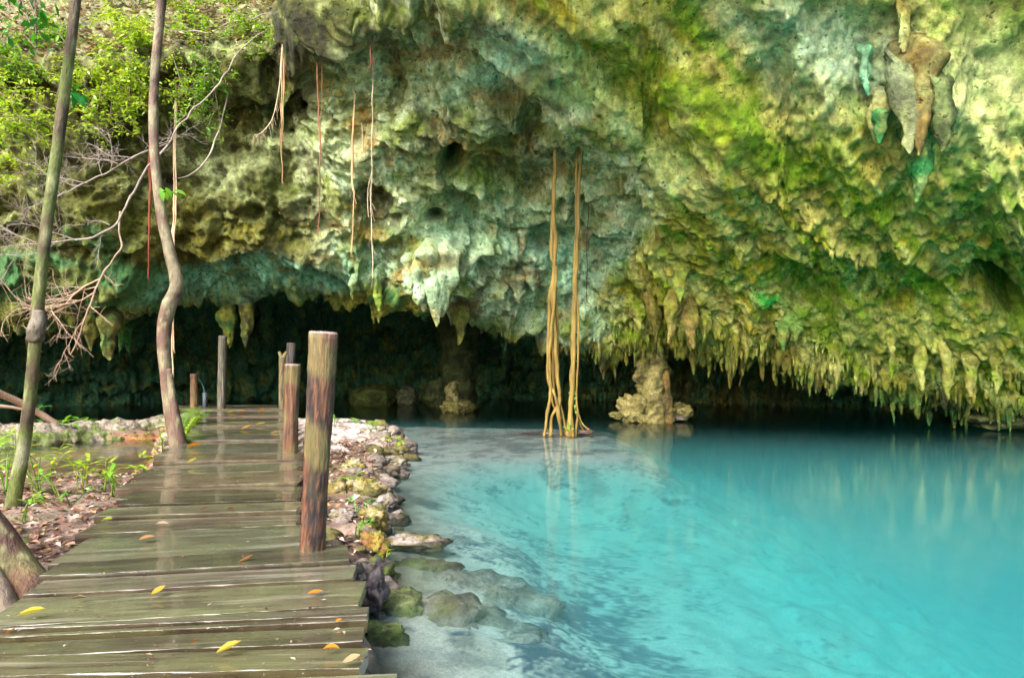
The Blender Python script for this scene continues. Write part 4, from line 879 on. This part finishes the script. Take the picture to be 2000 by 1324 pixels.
def column(parent, pts, Y, tints, seed, name='column', rough=.3, seg=26, n=40):
    Q, R = smooth_path([at(x, y, Y) for x, y, w_ in pts], [w_ * Y / F / 2 for x, y, w_ in pts], n); m_ = MB()
    fl = lambda a, t: .92 + .16 * ridge(np.stack([np.cos(a) * 1.6, np.sin(a) * 1.6, np.full(len(a), t * 1.2)], axis=1), 1.0, 2, seed)
    V = tube(m_, Q, R, seg, None, rough, seed, True, fl); a = fbm(V, [5, 5, 1.5], 3, seed, .6); b = fbm(V, 3, 3, seed + 5, .6); t0, t1, t2 = tints
    c = t0 + (t1 - t0) * sst(-.2, .3, a)[:, None]; c = c + (t2 - c) * sst(.05, .4, b)[:, None]; m_.C = [np.clip(c, .01, .85)]
    return m_.build(name, M_STONE, parent)
def lump(parent, c0, size, seed, tints, name='boulder', amp=.35):
    o = rock(name, None, c0, size, seed, tints, None, None, 4, amp)
    o.parent = parent; o.location = Vector(o.location) - origin_of(parent); return o
column(sm, [(1280, 850, 74), (1278, 812, 64), (1277, 770, 58), (1275, 730, 56), (1275, 704, 54), (1275, 688, 46)], 16.15, (lin(122, 116, 60), lin(80, 74, 42), lin(156, 146, 92)), 702, rough=.45)
column(sm, [(1303, 840, 22), (1303, 800, 20), (1301, 750, 16), (1299, 712, 9), (1298, 700, 6)], 15.95, (lin(132, 112, 62), lin(96, 84, 48), lin(150, 122, 66)), 704, 'flake', .2)
lump(sm, at(1238, 799, 16.3), (.30, .32, .29), 706, (lin(140, 130, 74), lin(92, 88, 46), lin(170, 160, 104)), amp=.55)
lump(sm, at(1222, 812, 16.5), (.30, .25, .10), 708, OLV); lump(sm, at(1325, 805, 16.6), (.26, .25, .22), 710, OLV); lump(sm, at(1290, 815, 16.4), (.5, .3, .07), 711, GRY)
st2 = thing('stalagmite', 'small knobbly stalagmite with a narrow neck in the blue water', 'stalagmite', onz(890, 803, 0))
lump(st2, at(890, 795, 19.2), (.38, .33, .18), 712, OLV); column(st2, [(888, 800, 34), (886, 780, 28), (884, 762, 26), (888, 750, 24), (888, 744, 12)], 19.2, (lin(150, 140, 84), lin(96, 90, 50), lin(172, 162, 108)), 714, 'neck', .35, 18, 24)
st3 = thing('rock_pillar', 'dim square pillar of rock deep in the cave', 'rock pillar', onz(896, 782, 0))
column(st3, [(898, 800, 74), (896, 760, 68), (896, 720, 64), (898, 690, 64), (898, 640, 74), (896, 600, 96)], 21.0, DRK, 716, 'shaft', .2); lump(st3, at(858, 770, 20.9), (.36, .4, .42), 718, DRK)
rock('boulder', 'dark mossy rounded boulder at the back of the cave', at(733, 776, 22.5), (.72, .6, .42), 720, (lin(90, 100, 46), lin(60, 66, 34), lin(110, 124, 54)), sub=4, amp=.15)
rock('boulder', 'small pale boulder beside the dark mossy one in the cave', at(795, 776, 22.3), (.32, .3, .3), 722, (lin(104, 112, 84), lin(76, 80, 56), lin(120, 130, 90)), amp=.22)
rock('boulder', 'dark half-sunken rock under the right end of the stalactite fringe', at(1950, 818, 14.6), (.75, .5, .18), 724, DRK, amp=.3)
RS = [ # label, px, py, z centre, size
 ('mossy yellow rock topping the shore strip beside the thick post', 690, 915, .22, (.17, .15, .13), MOS), ('pitted olive rock in the middle of the shore strip', 715, 960, .17, (.2, .16, .13), MOS), ('grey stone at the water edge below the mossy rocks', 745, 985, .06, (.16, .14, .09), GRY),
 ('lichen grey stone in the leaf litter by the thick post', 668, 1010, .2, (.13, .12, .08), GRY), ('yellow-green stone sticking out of the litter above the water', 728, 1015, .16, (.14, .13, .11), MOS), ('orange-brown wet stone at the narrow end of the strip', 732, 1062, .14, (.11, .11, .11), (lin(172, 130, 60), lin(128, 96, 48), lin(120, 124, 52))),
 ('long low grey rock shelf sloping into the water', 800, 1062, -.01, (.34, .16, .07), GRY), ('small dark rock with a fern tuft by the boardwalk edge', 742, 1112, .06, (.1, .1, .1), (lin(92, 84, 84), lin(60, 56, 56), lin(96, 110, 50))),
 ('dark purplish lumpy rock touching the boardwalk corner', 722, 1160, .1, (.11, .13, .14), (lin(84, 76, 80), lin(54, 50, 54), lin(110, 104, 100))), ('bleached pinkish stone at the tip of the sand spit', 700, 850, .16, (.3, .3, .12), (lin(206, 190, 184), lin(170, 154, 148), lin(190, 180, 160))),
 ('pale knobbly stone on the spit beside the grass tuft', 752, 868, .13, (.26, .24, .12), (lin(190, 178, 172), lin(140, 130, 122), lin(150, 150, 110))), ('greyish stone at the bend of the shore', 770, 905, .08, (.2, .18, .1), GRY), ('small white stone on the sand by the second post', 660, 880, .2, (.16, .15, .08), (lin(210, 196, 190), lin(170, 156, 150), lin(190, 176, 160))),
 ('mossy stone hiding behind the thick post', 660, 960, .2, (.15, .14, .1), MOS), ('round mossy stone on the left bank near the greenish trunk', 85, 985, .15, (.13, .12, .1), (lin(112, 108, 60), lin(84, 76, 50), lin(150, 140, 104))), ('flat pale stone on the left bank by the boardwalk', 190, 975, .13, (.22, .12, .06), (lin(170, 160, 136), lin(120, 116, 72), lin(140, 130, 110)))]
for i, (lab, x, y, z, sz, tn) in enumerate(RS):
    rock('shore_rock', lab, onz(x, y, z - .03), tuple(q_ * .72 for q_ in sz), 740 + i * 3, tn, group='rocks along the bank', amp=.5)
SUBR = [('green-tinged rock slab under water beside the boardwalk', 770, 1190, -.10, (.17, .15, .09), (lin(110, 124, 66), lin(84, 92, 60), lin(140, 150, 100))), ('big pale submerged boulder near the bottom edge', 850, 1235, -.26, (.33, .27, .17), (lin(150, 142, 130), lin(104, 98, 86), lin(118, 116, 80))), ('broad pale submerged rock right of the big boulder', 915, 1185, -.33, (.46, .34, .19), (lin(168, 164, 154), lin(126, 122, 112), lin(146, 142, 126))),
 ('sunken brown rock below the low rock shelf', 815, 1120, -.15, (.26, .14, .09), (lin(112, 96, 76), lin(84, 72, 60), lin(100, 112, 60))), ('whitish sunken ledge at the bottom edge of the photo', 940, 1290, -.42, (.42, .3, .2), (lin(168, 164, 154), lin(126, 122, 112), lin(146, 142, 126))), ('mossy green stone under the boardwalk corner', 745, 1250, -.08, (.12, .1, .08), (lin(96, 120, 50), lin(66, 84, 40), lin(120, 130, 80)))]
for i, (lab, x, y, z, sz, tn) in enumerate(SUBR):
    rock('sunken_rock', lab, onz(x, y, z), sz, 800 + i * 3, tn, group='sunken rocks by the boardwalk', amp=.38)
m_ = MB(); r_ = np.random.default_rng(90); bm = bmesh.new(); bmesh.ops.create_icosphere(bm, subdivisions=2, radius=1.0)
IV = np.array([v.co[:] for v in bm.verts]); IF = [tuple(v.index for v in f.verts) for f in bm.faces]; bm.free()
shl = [onz(*q, .05) for q in ((716, 1190), (738, 1120), (752, 1070), (762, 1010), (752, 960), (772, 915), (790, 880), (785, 856), (725, 836))]
for i in range(260):
    t = r_.uniform(0, len(shl) - 1.01); p = shl[int(t)].lerp(shl[int(t) + 1], t % 1); x, y = p.x - abs(r_.normal(0, .28)) + .10, p.y + r_.normal(0, .12)
    sz = .012 + .075 * r_.uniform() ** 2.5 * (1 + .1 * y) * .8; W = IV * np.array([1.2, 1, .7]) * sz; W = W * (1 + .45 * fbm(IV + i * 2.3, 1.3, 3, 91, .7))[:, None]
    m_.add(W + np.array([x, y, gz(x, y) + sz * .25]), IF, [lin(140, 130, 118), lin(96, 88, 72), lin(112, 106, 60), lin(150, 138, 128)][r_.integers(0, 4)] * r_.uniform(.45, 1.0))
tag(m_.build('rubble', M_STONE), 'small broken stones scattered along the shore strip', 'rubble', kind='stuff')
# the low mossy ledge that dams the pool
ld = thing('stone_ledge', 'low mossy stone ledge damming the brown pool from the turquoise water', 'ledge', onz(170, 852, 0))
m_ = MB(); Q, R = smooth_path([Vector((p.x, p.y, .02)) for p in (onz(-260, 880, 0), onz(-80, 873, 0), onz(60, 866, 0), onz(190, 857, 0), onz(300, 850, 0), onz(372, 846, 0))], [.46, .44, .42, .44, .44, .40], 150)
V = tube(m_, Q, R, 40, None, 0, 9); dV = V - np.repeat(Q, 40, axis=0); V2 = V + dV * (.28 * fbm(V, 1.6, 2, 851) + .14 * fbm(V, 6, 3, 853, .65))[:, None]; V2[:, 2] = .02 + (V2[:, 2] - .02) * .8
a = fbm(V2, 3, 3, 855, .6); b = fbm(V2, 8, 2, 857); c = lin(146, 136, 122) + (lin(98, 92, 78) - lin(146, 136, 122)) * sst(-.1, .4, b)[:, None]
c = c + (lin(86, 104, 44) - c) * (.9 * sst(-.1, .3, a + .6 * (1 - sst(.1, .3, V2[:, 2])) - .2))[:, None]
m_.V = [V2]; m_.C = [np.clip(c, .01, .8)]; m_.build('ledge_body', M_STONE, ld)

# ------------------------------------------------------------------ plants
def shrub(label, base, targets, nleaf, L, col, seed, spread=.3, cat='shrub', group='shrubs hanging on the cliff', hang=.25, dens=1.0):
    r_ = np.random.default_rng(seed); b = np.array(at(*base)); t_ = thing('shrub', label, cat, b, group)
    st = MB(); fo = MB()
    for tg in targets:
        e = np.array(at(*tg)); mid = (b + e) / 2 + r_.normal(0, .12, 3) + np.array([0, 0, .15])
        Q, R = smooth_path([b, mid, e], [.016, .011, .005], 14); tube(st, Q, R, 5, lin(112, 96, 78) * r_.uniform(.7, 1.1), cap=False)
        for j in range(12):
            k_ = r_.integers(4, 14); dd = r_.normal(0, 1, 3) * [1, .8, .7]; dd /= np.linalg.norm(dd); ln = spread * r_.uniform(.5, 1.5)
            q = [Q[k_], Q[k_] + dd * ln * .5 + [0, 0, .03], Q[k_] + dd * ln - [0, 0, .06]]; tube(st, q, [.006, .004, .002], 4, lin(120, 104, 84), cap=False)
            for m in range(int(2.6 * nleaf / len(targets) / 12)):
                f_ = r_.uniform(.15, 1.05); p = q[0] + (q[2] - q[0]) * f_ + r_.normal(0, .022 + .05 * spread, 3)
                d_ = r_.normal(0, 1, 3) * [1, 1, .55] + [0, 0, -hang]
                leaf4(fo, p, d_, np.array([r_.normal() * .5, r_.normal() * .5 - .3, 1.]), L * (.45 + 1.1 * r_.uniform() ** 1.6), L * r_.uniform(.34, .6), col * r_.uniform(.65, 1.35) * np.array([r_.uniform(.8, 1.25), 1, r_.uniform(.6, 1.2)]))
    st.build('stem', M_BARK, t_); tag(fo.build('foliage', M_LEAF, t_), 'small leaves of the shrub', kind='stuff')
YG = lin(142, 170, 58)
shrub('bright yellow-green bush spilling over the ledge between the two trunks', (262, 120, 12.9), [(230, 20, 13.6), (270, 40, 13.3), (215, 90, 12.7), (250, 140, 12.3), (285, 170, 12.2), (205, 170, 12.2), (250, 205, 12.2), (300, 90, 12.7)], 1300, .105, YG, 31, .42)
shrub('lush yellow-green foliage at the left edge below the ledge', (-90, 180, 11.5), [(-20, 180, 10.6), (30, 200, 10.4), (60, 235, 10.2), (20, 260, 10.2), (85, 270, 10.2), (10, 320, 10.1), (50, 340, 10.2), (-10, 360, 10.1), (100, 215, 10.6)], 1300, .09, YG, 32, .36)
shrub('leafy sprig hanging left of the crooked trunk above the bare branches', (215, 150, 12.6), [(190, 215, 12.0), (160, 235, 11.9), (215, 240, 12.0), (240, 215, 12.1), (195, 270, 12.0)], 460, .09, YG, 33, .3)
shrub('airy green sprays around the bare bough on the ledge', (455, 120, 12.9), [(380, 140, 12.4), (420, 150, 12.4), (350, 190, 12.2), (375, 215, 12.1), (345, 240, 12.0), (440, 165, 12.3), (470, 150, 12.4)], 520, .085, lin(104, 148, 44), 34, .3)
shrub('dark green twig with drooping large leaves in the top left corner', (-30, -80, 6.2), [(20, 20, 5.6), (60, 50, 5.6), (10, 90, 5.6), (70, 95, 5.7), (40, 10, 5.6)], 90, .105, lin(48, 118, 34), 35, .16, hang=.9)
shrub('low green seedlings growing along the top of the ledge', (500, 20, 14.0), [(470, 0, 14.0), (510, -10, 14.0), (545, 0, 13.8), (430, 5, 14.4), (400, 20, 14.5)], 420, .09, lin(128, 158, 48), 36, .3)
shrub('pale green bush on the leaf-covered slope at the top', (180, 20, 16), [(150, -30, 16.5), (110, 20, 15.8), (200, -40, 16.5), (250, -30, 16.4), (320, -20, 16.4), (90, -20, 16.5)], 600, .11, lin(128, 158, 48), 37, .45)
shrub('small leafy tuft clinging to the cliff right of the crooked trunk', (350, 140, 12.8), [(335, 190, 12.4), (365, 195, 12.4), (345, 220, 12.4)], 160, .09, YG, 38, .25)
shrub('green tuft growing from the dark hollow beside the bare bough', (470, 130, 12.9), [(455, 105, 12.7), (480, 110, 12.7), (465, 150, 12.6)], 150, .08, lin(80, 128, 36), 39, .22)
for lab, b_, tg_, n_, c_, sd_ in [
 ('leafy green sapling on the slope left of the bright bush', (110, 110, 12.9), [(80, 40, 13.2), (130, 60, 13.0), (100, 85, 12.8), (60, 90, 12.8), (140, 105, 12.6)], 420, lin(104, 150, 44), 43),
 ('fresh green bush on the slope right of the crooked trunk', (375, 70, 13.4), [(350, 20, 13.8), (385, 10, 13.8), (410, 45, 13.2), (345, 60, 13.1), (380, 90, 12.7)], 460, lin(124, 160, 52), 44),
 ('light green bush beside the mossy block at the top', (500, 80, 12.7), [(480, 40, 12.9), (520, 50, 12.7), (455, 70, 12.6), (535, 85, 12.4), (490, 110, 12.3)], 360, lin(120, 158, 54), 45),
 ('dense leaves at the left edge above the ledge', (-30, 140, 12.2), [(10, 90, 12.2), (40, 120, 12.0), (5, 150, 11.8), (60, 150, 11.9), (30, 60, 12.6)], 460, lin(110, 150, 44), 46),
 ('yellowish foliage overhanging the ledge behind the greenish trunk', (150, 130, 12.6), [(130, 160, 12.1), (165, 170, 12.0), (110, 190, 11.9), (180, 140, 12.2)], 320, YG, 47),
 ('thin green creeper trailing down the cliff under the bough', (420, 130, 12.6), [(415, 200, 12.3), (430, 235, 12.4), (400, 180, 12.2)], 150, lin(96, 140, 44), 48),
 ('small bright bush at the very top between the trunks', (270, 10, 14.5), [(240, -30, 15), (290, -20, 14.8), (200, -10, 15), (330, 0, 14.6)], 420, YG, 49)]:
    shrub(lab, b_, tg_, n_, .1, c_, sd_, .32)
# crowns of the two slender trees stand above the picture
for tr, cpt, sd_ in ((tr1, (195, -560, 6.0), 41), (tr2, (325, -520, 9.3), 42)):
    r_ = np.random.default_rng(sd_); fo = MB(); c0 = np.array(at(*cpt)) + np.array([0, 0, .9])
    for i in range(900):
        u = r_.normal(0, 1, 3); u /= np.linalg.norm(u); p = c0 + u * r_.uniform(.3, 1) ** .5 * np.array([1.7, 1.5, 1.0])
        leaf4(fo, p, r_.normal(0, 1, 3), np.array([r_.normal() * .5, r_.normal() * .5, 1.]), .16 * r_.uniform(.7, 1.2), .075, GREEN1 * r_.uniform(.7, 1.4))
    tag(fo.build('crown', M_LEAF, tr), 'leafy crown of the tree', kind='stuff')

def plant(label, p, n, L, h, col, seed, spread=.16, group='leafy plants on the banks', name='plant', wid=.24):
    r_ = np.random.default_rng(seed); b = np.array(p); t_ = thing(name, label, 'plant', b, group)
    ns = max(2, n // 5); left = n
    for s_ in range(ns):
        e = b + np.array([r_.normal(0, spread), r_.normal(0, spread), h * r_.uniform(.6, 1.15)])
        Q, R = smooth_path([b + r_.normal(0, .03, 3) * [1, 1, 0] - [0, 0, .03], (b + e) / 2 + [0, 0, .05], e], [.007, .005, .003], 9); m_ = MB(); tube(m_, Q, R, 5, col * .8, cap=False); m_.build('stem', M_LEAF, t_)
        for j in range(max(1, left // (ns - s_))):
            left -= 1; q = Q[r_.integers(3, 9)]; a = r_.uniform(0, 6.28); m_ = MB()
            leaf(m_, q, np.array([math.cos(a), math.sin(a), r_.uniform(.0, .9)]), np.array([0, 0, 1.]), L * r_.uniform(.6, 1.25), L * wid * r_.uniform(.8, 1.3), col * r_.uniform(.7, 1.4) * np.array([r_.uniform(.8, 1.2), 1, 1]), .2, r_.uniform(.2, .6)); m_.build('leaf', M_LEAF, t_)
def fern(label, p, n, L, col, seed, face=None):
    r_ = np.random.default_rng(seed); b = np.array(p); t_ = thing('fern', label, 'fern', b, 'ferns by the crooked trunk')
    for i in range(n):
        a = r_.uniform(-.4, 3.5) if face is None else face + r_.normal(0, .6); d_ = np.array([math.cos(a), math.sin(a) * .8, 0]); m_ = MB(); ln = L * r_.uniform(.7, 1.2)
        Q, R = smooth_path([b, b + d_ * ln * .2 + [0, 0, ln * .6], b + d_ * ln * .5 + [0, 0, ln * 1.05], b + d_ * ln * .9 + [0, 0, ln * 1.1]], [.006, .005, .003, .002], 16); tube(m_, Q, R, 4, col * .7, cap=False)
        for k_ in range(3, 16):
            T = Q[k_] - Q[k_ - 1]; T /= np.linalg.norm(T); sdv = np.cross(T, [0, 0, 1.]); sdv /= np.linalg.norm(sdv); wl = .34 * ln * math.sin(math.pi * (k_ / 16) ** .8) + .02
            for s_ in (-1, 1): leaf4(m_, Q[k_], sdv * s_ + T * .45 - np.array([0, 0, .15]), np.array([0, 0, 1.]), wl * .8, .02 * ln / .4 + .006, col * r_.uniform(.8, 1.3))
        m_.build('frond', M_LEAF, t_)
def gp(px, py):
    p = onz(px, py, .12); z = max(gz(p.x, p.y), 0.0); p = onz(px, py, min(z, .5)); return Vector((p.x, p.y, max(gz(p.x, p.y), 0)))
LG, MG, VG = lin(120, 164, 48), lin(84, 140, 48), lin(150, 180, 50)
PL = [('lush clump of bright leaves left of the greenish trunk', 8, 958, 22, .17, .5, LG), ('tall leafy stems just right of the greenish trunk foot', 72, 962, 20, .16, .55, LG), ('wide-leaved young plant in front of the brown pool', 165, 962, 22, .16, .34, VG), ('plant with arching stems at the pool edge by the boardwalk', 205, 958, 14, .13, .3, VG), ('small plant at the corner where pool and boardwalk meet', 243, 968, 12, .11, .2, LG), ('low weed between the trunk and the pool plants', 118, 975, 14, .12, .24, LG), ('low leafy weed on the bank below the pool plants', 140, 990, 10, .10, .16, MG), ('broad weed under the left edge of the photo', -30, 985, 16, .16, .4, MG),
 ('dark green plant behind the greenish trunk on the ledge', 72, 850, 16, .24, .5, MG), ('arching grass-like plant on the mossy ledge', 160, 846, 14, .3, .36, LG), ('second arching plant further right on the mossy ledge', 190, 850, 12, .28, .3, LG), ('small plant hanging over the ledge into the pool', 140, 862, 14, .22, .2, MG), ('round-leaved weed on the ledge near the crooked trunk', 250, 848, 12, .18, .22, MG), ('tiny sprout on the ledge crest beside the crooked trunk', 296, 843, 8, .14, .14, LG), ('yellow-green bushy weed at the foot of the crooked trunk', 318, 888, 22, .15, .34, VG), ('weed peeping out beside the boardwalk below the crooked trunk', 306, 912, 12, .12, .18, VG),
 ('tall fresh plant at the left edge in front of the ledge', 30, 905, 20, .2, .5, VG), ('bushy plant at the pool edge behind the greenish trunk', 95, 930, 22, .17, .45, VG), ('broad-leaved plant in the pool margin left of the boardwalk', 222, 975, 18, .15, .26, LG), ('leafy weed on the bank between trunk and litter', 40, 1015, 14, .12, .2, LG), ('leafy shoot at the ledge end beside the crooked trunk', 328, 862, 16, .2, .3, VG), ('low bright plant at the bend of the boardwalk edge', 268, 945, 14, .13, .22, VG), ('grassy clump on the ledge left of the arching plants', 110, 856, 14, .26, .3, LG),
 ('feathery tuft on the far tip of the sand spit', 735, 848, 14, .24, .26, MG), ('upright bright tuft at the right corner of the sand spit', 776, 876, 10, .22, .24, VG), ('short green tuft on the spit beside the thick post', 655, 836, 8, .16, .14, MG), ('rosette of pale leaves between the mossy shore rocks', 702, 1000, 10, .09, .10, lin(110, 170, 90)), ('little herb in the leaf litter right of the thick post', 690, 1040, 9, .08, .1, LG), ('seedling growing at the water edge of the strip', 738, 1030, 8, .07, .1, MG), ('bright sprout on the small dark rock by the boardwalk', 752, 1112, 7, .06, .1, VG), ('tiny weed among the stones of the strip', 712, 945, 8, .1, .12, LG)]
for i, (lab, x, y, n, L, h, c_) in enumerate(PL):
    plant(lab, gp(x, y), n, L, h, c_, 900 + i)
fern('fern with fresh fronds between crooked trunk and boardwalk', gp(372, 850), 9, .42, LG, 60, face=1.0)
fern('smaller fern arching over the left boardwalk edge', gp(352, 880), 7, .36, VG, 61, face=.6)
fern('fern leaning out low behind the crooked trunk', gp(352, 862), 6, .38, LG, 62, face=1.6)

# ------------------------------------------------------------------ leaf litter
def litter(n, pts, size, seed, name, label, cols_):
    r_ = np.random.default_rng(seed); V = []; Fc = []; C_ = []; cl = np.array(cols_)
    n = len(pts); a = r_.uniform(0, 6.28, n); L = size * r_.uniform(.5, 1.3, n); W_ = L * r_.uniform(.3, .55, n)
    d_ = np.stack([np.cos(a), np.sin(a), r_.normal(0, .25, n)], axis=1); s_ = np.stack([-np.sin(a), np.cos(a), r_.normal(0, .3, n)], axis=1)
    p = pts + np.array([0, 0, .012]) + np.stack([np.zeros(n), np.zeros(n), r_.uniform(0, .02, n)], axis=1)
    m = p + d_ * (L * .5)[:, None]; lift = np.zeros((n, 3)); lift[:, 2] = W_ * r_.uniform(.05, .45, n)
    V = np.stack([p, m + s_ * (W_ * .5)[:, None] + lift, p + d_ * L[:, None], m - s_ * (W_ * .5)[:, None] + lift], axis=1).reshape(-1, 3)
    b = np.arange(n) * 4; T1 = np.stack([b, b + 1, b + 2], axis=1); T2 = np.stack([b, b + 2, b + 3], axis=1)
    c = np.repeat(cl[r_.integers(0, len(cl), n)] * r_.uniform(.6, 1.3, (n, 1)), 4, axis=0)
    return tag(mesh_obj(name, V, np.concatenate([T1, T2]), M_LITTER, cols=c, smooth=False), label, 'leaf litter', kind='stuff')
LC = [lin(140, 108, 90), lin(104, 66, 50), lin(166, 140, 122), lin(76, 50, 42), lin(150, 122, 84), lin(124, 84, 70), lin(180, 160, 144)]
r_ = np.random.default_rng(70); q = np.stack([r_.uniform(-12, .2, 42000), 2.2 + 12.5 * r_.uniform(0, 1, 42000) ** 1.4], axis=1)
h_, sl_, sp_, *_ = terrain(q[:, 0], q[:, 1]); den = fbm(np.stack([q[:, 0], q[:, 1], q[:, 0] * 0], axis=1), 1.4, 3, 951)
ok = (h_ > .015) & (den + r_.uniform(-.45, .45, len(q)) > np.where((q[:, 1] > 11) & (q[:, 0] > -6), .45, -.25))
litter(0, np.column_stack([q[ok], h_[ok]]), .075, 71, 'leaf_litter', 'brown and pink dead leaves strewn over the banks', LC)
sel = np.argwhere((bankw.reshape(NR, NC) > .6) & (GPX > -60) & (GPX < 600) & (GPY > -120)); r_.shuffle(sel); sel = sel[:5200]
litter(0, P1g[sel[:, 0], sel[:, 1]] + r_.normal(0, .04, (len(sel), 3)), .15, 72, 'leaf_litter', 'pale dead leaves covering the slope above the cliff', [lin(196, 172, 156), lin(150, 120, 100), lin(216, 198, 184), lin(120, 92, 76), lin(206, 188, 160), lin(176, 150, 136), lin(225, 212, 200), lin(130, 140, 76)])

# ------------------------------------------------------------------ single leaves on the boardwalk
YL, OR_, BR, PK, GRN = lin(196, 190, 60), lin(214, 140, 40), lin(140, 92, 52), lin(206, 176, 150), lin(150, 180, 60)
FL = [('curled yellow-green leaf near the lower left of the boardwalk', 62, 1200, .15, YL, .2), ('small yellow leaf with bent tip in the middle of the near planks', 312, 1156, .10, YL, .9), ('round orange leaf on the raised near plank', 615, 1157, .085, OR_, .3), ('long orange-yellow leaf near the right plank end', 648, 1266, .085, OR_, .05), ('withered yellow leaf with long stalk on the front planks', 452, 1270, .14, lin(190, 170, 70), .4), ('little rust leaf at the right plank gap', 663, 1212, .05, OR_, .8), ('tiny beige leaf below the rust leaf', 659, 1229, .04, PK, .2), ('brown spotted leaf on the plank in front of the thick post', 480, 1094, .10, BR, .7), ('large bleached leaf at the lower right plank end', 690, 1291, .10, lin(170, 150, 110), .15), ('pale brown leaf lying in the plank gap', 382, 1256, .07, BR, .1), ('brown leaf crumb at the left edge of the front planks', 16, 1238, .05, BR, .5), ('whitish leaf scrap left of the middle', 158, 1168, .10, lin(150, 134, 110), .3),
 ('pinkish leaf cluster on the plank before the second post', 318, 1023, .13, PK, .1), ('thin twig-like leaf across the plank', 286, 1052, .11, lin(170, 140, 90), .6), ('lime green leaf at the left plank ends', 207, 1017, .09, GRN, .1), ('brown leaf halfway along the boardwalk', 398, 995, .09, BR, .2), ('rusty leaf right of the halfway brown leaf', 452, 994, .08, BR, .1), ('yellow leaf beside the foot of the crooked trunk', 373, 902, .12, YL, 1.2), ('orange leaf by the trunk on the darker planks', 378, 872, .2, OR_, .1), ('green-yellow leaf near the tall grey post', 453, 806, .26, YL, .1), ('orange leaf right of the green-yellow far leaf', 475, 804, .2, OR_, .3), ('pinkish far leaf near the reddish post', 540, 845, .22, PK, .2), ('ochre leaf on the far middle planks', 480, 838, .2, lin(190, 150, 60), .3), ('small yellow far leaf left of the pinkish one', 508, 828, .18, YL, .2), ('dull orange leaf furthest along the boardwalk', 510, 802, .2, OR_, .2), ('white leaf scrap beside the thick post foot', 560, 1048, .05, PK, .3), ('red-brown leaf on the front plank near the middle', 510, 1118, .05, BR, .2)]
for i, (lab, x, y, L, c_, a) in enumerate(FL):
    r_ = np.random.default_rng(1000 + i); p = onz(x, y, DZ + .016); m_ = MB()
    leaf(m_, np.array(p) - np.array([math.cos(a), math.sin(a), 0]) * L * .4, np.array([math.cos(a), math.sin(a), .05]), np.array([r_.normal() * .15, r_.normal() * .15, 1.]), L * r_.uniform(.6, .95), L * r_.uniform(.26, .5), c_ * r_.uniform(.55, .9) * np.array([1, r_.uniform(.8, 1), r_.uniform(.8, 1.3)]), r_.uniform(.35, 1.0), r_.uniform(-.45, .05))
    tag(m_.build('fallen_leaf', M_LEAF, None, p), lab, 'leaf', 'fallen leaves on the boardwalk')
m_ = MB(); r_ = np.random.default_rng(88)
for i in range(230):
    t = r_.uniform(0, 1) ** 1.6; g = gl[5 + int(t * 30)]; p = g[0].lerp(g[1], r_.uniform(.02, .98)); a = r_.uniform(0, 6.28); L = r_.uniform(.008, .03)
    leaf4(m_, np.array([p.x, p.y + r_.uniform(0, .25), DZ + .016]), [math.cos(a), math.sin(a), .1], np.array([0, 0, 1.]), L, L * .5, LC[r_.integers(0, 7)] * r_.uniform(.35, .9))
tag(m_.build('leaf_crumbs', M_LITTER), 'tiny leaf crumbs and grit sprinkled over the boardwalk', 'leaf litter', kind='stuff')
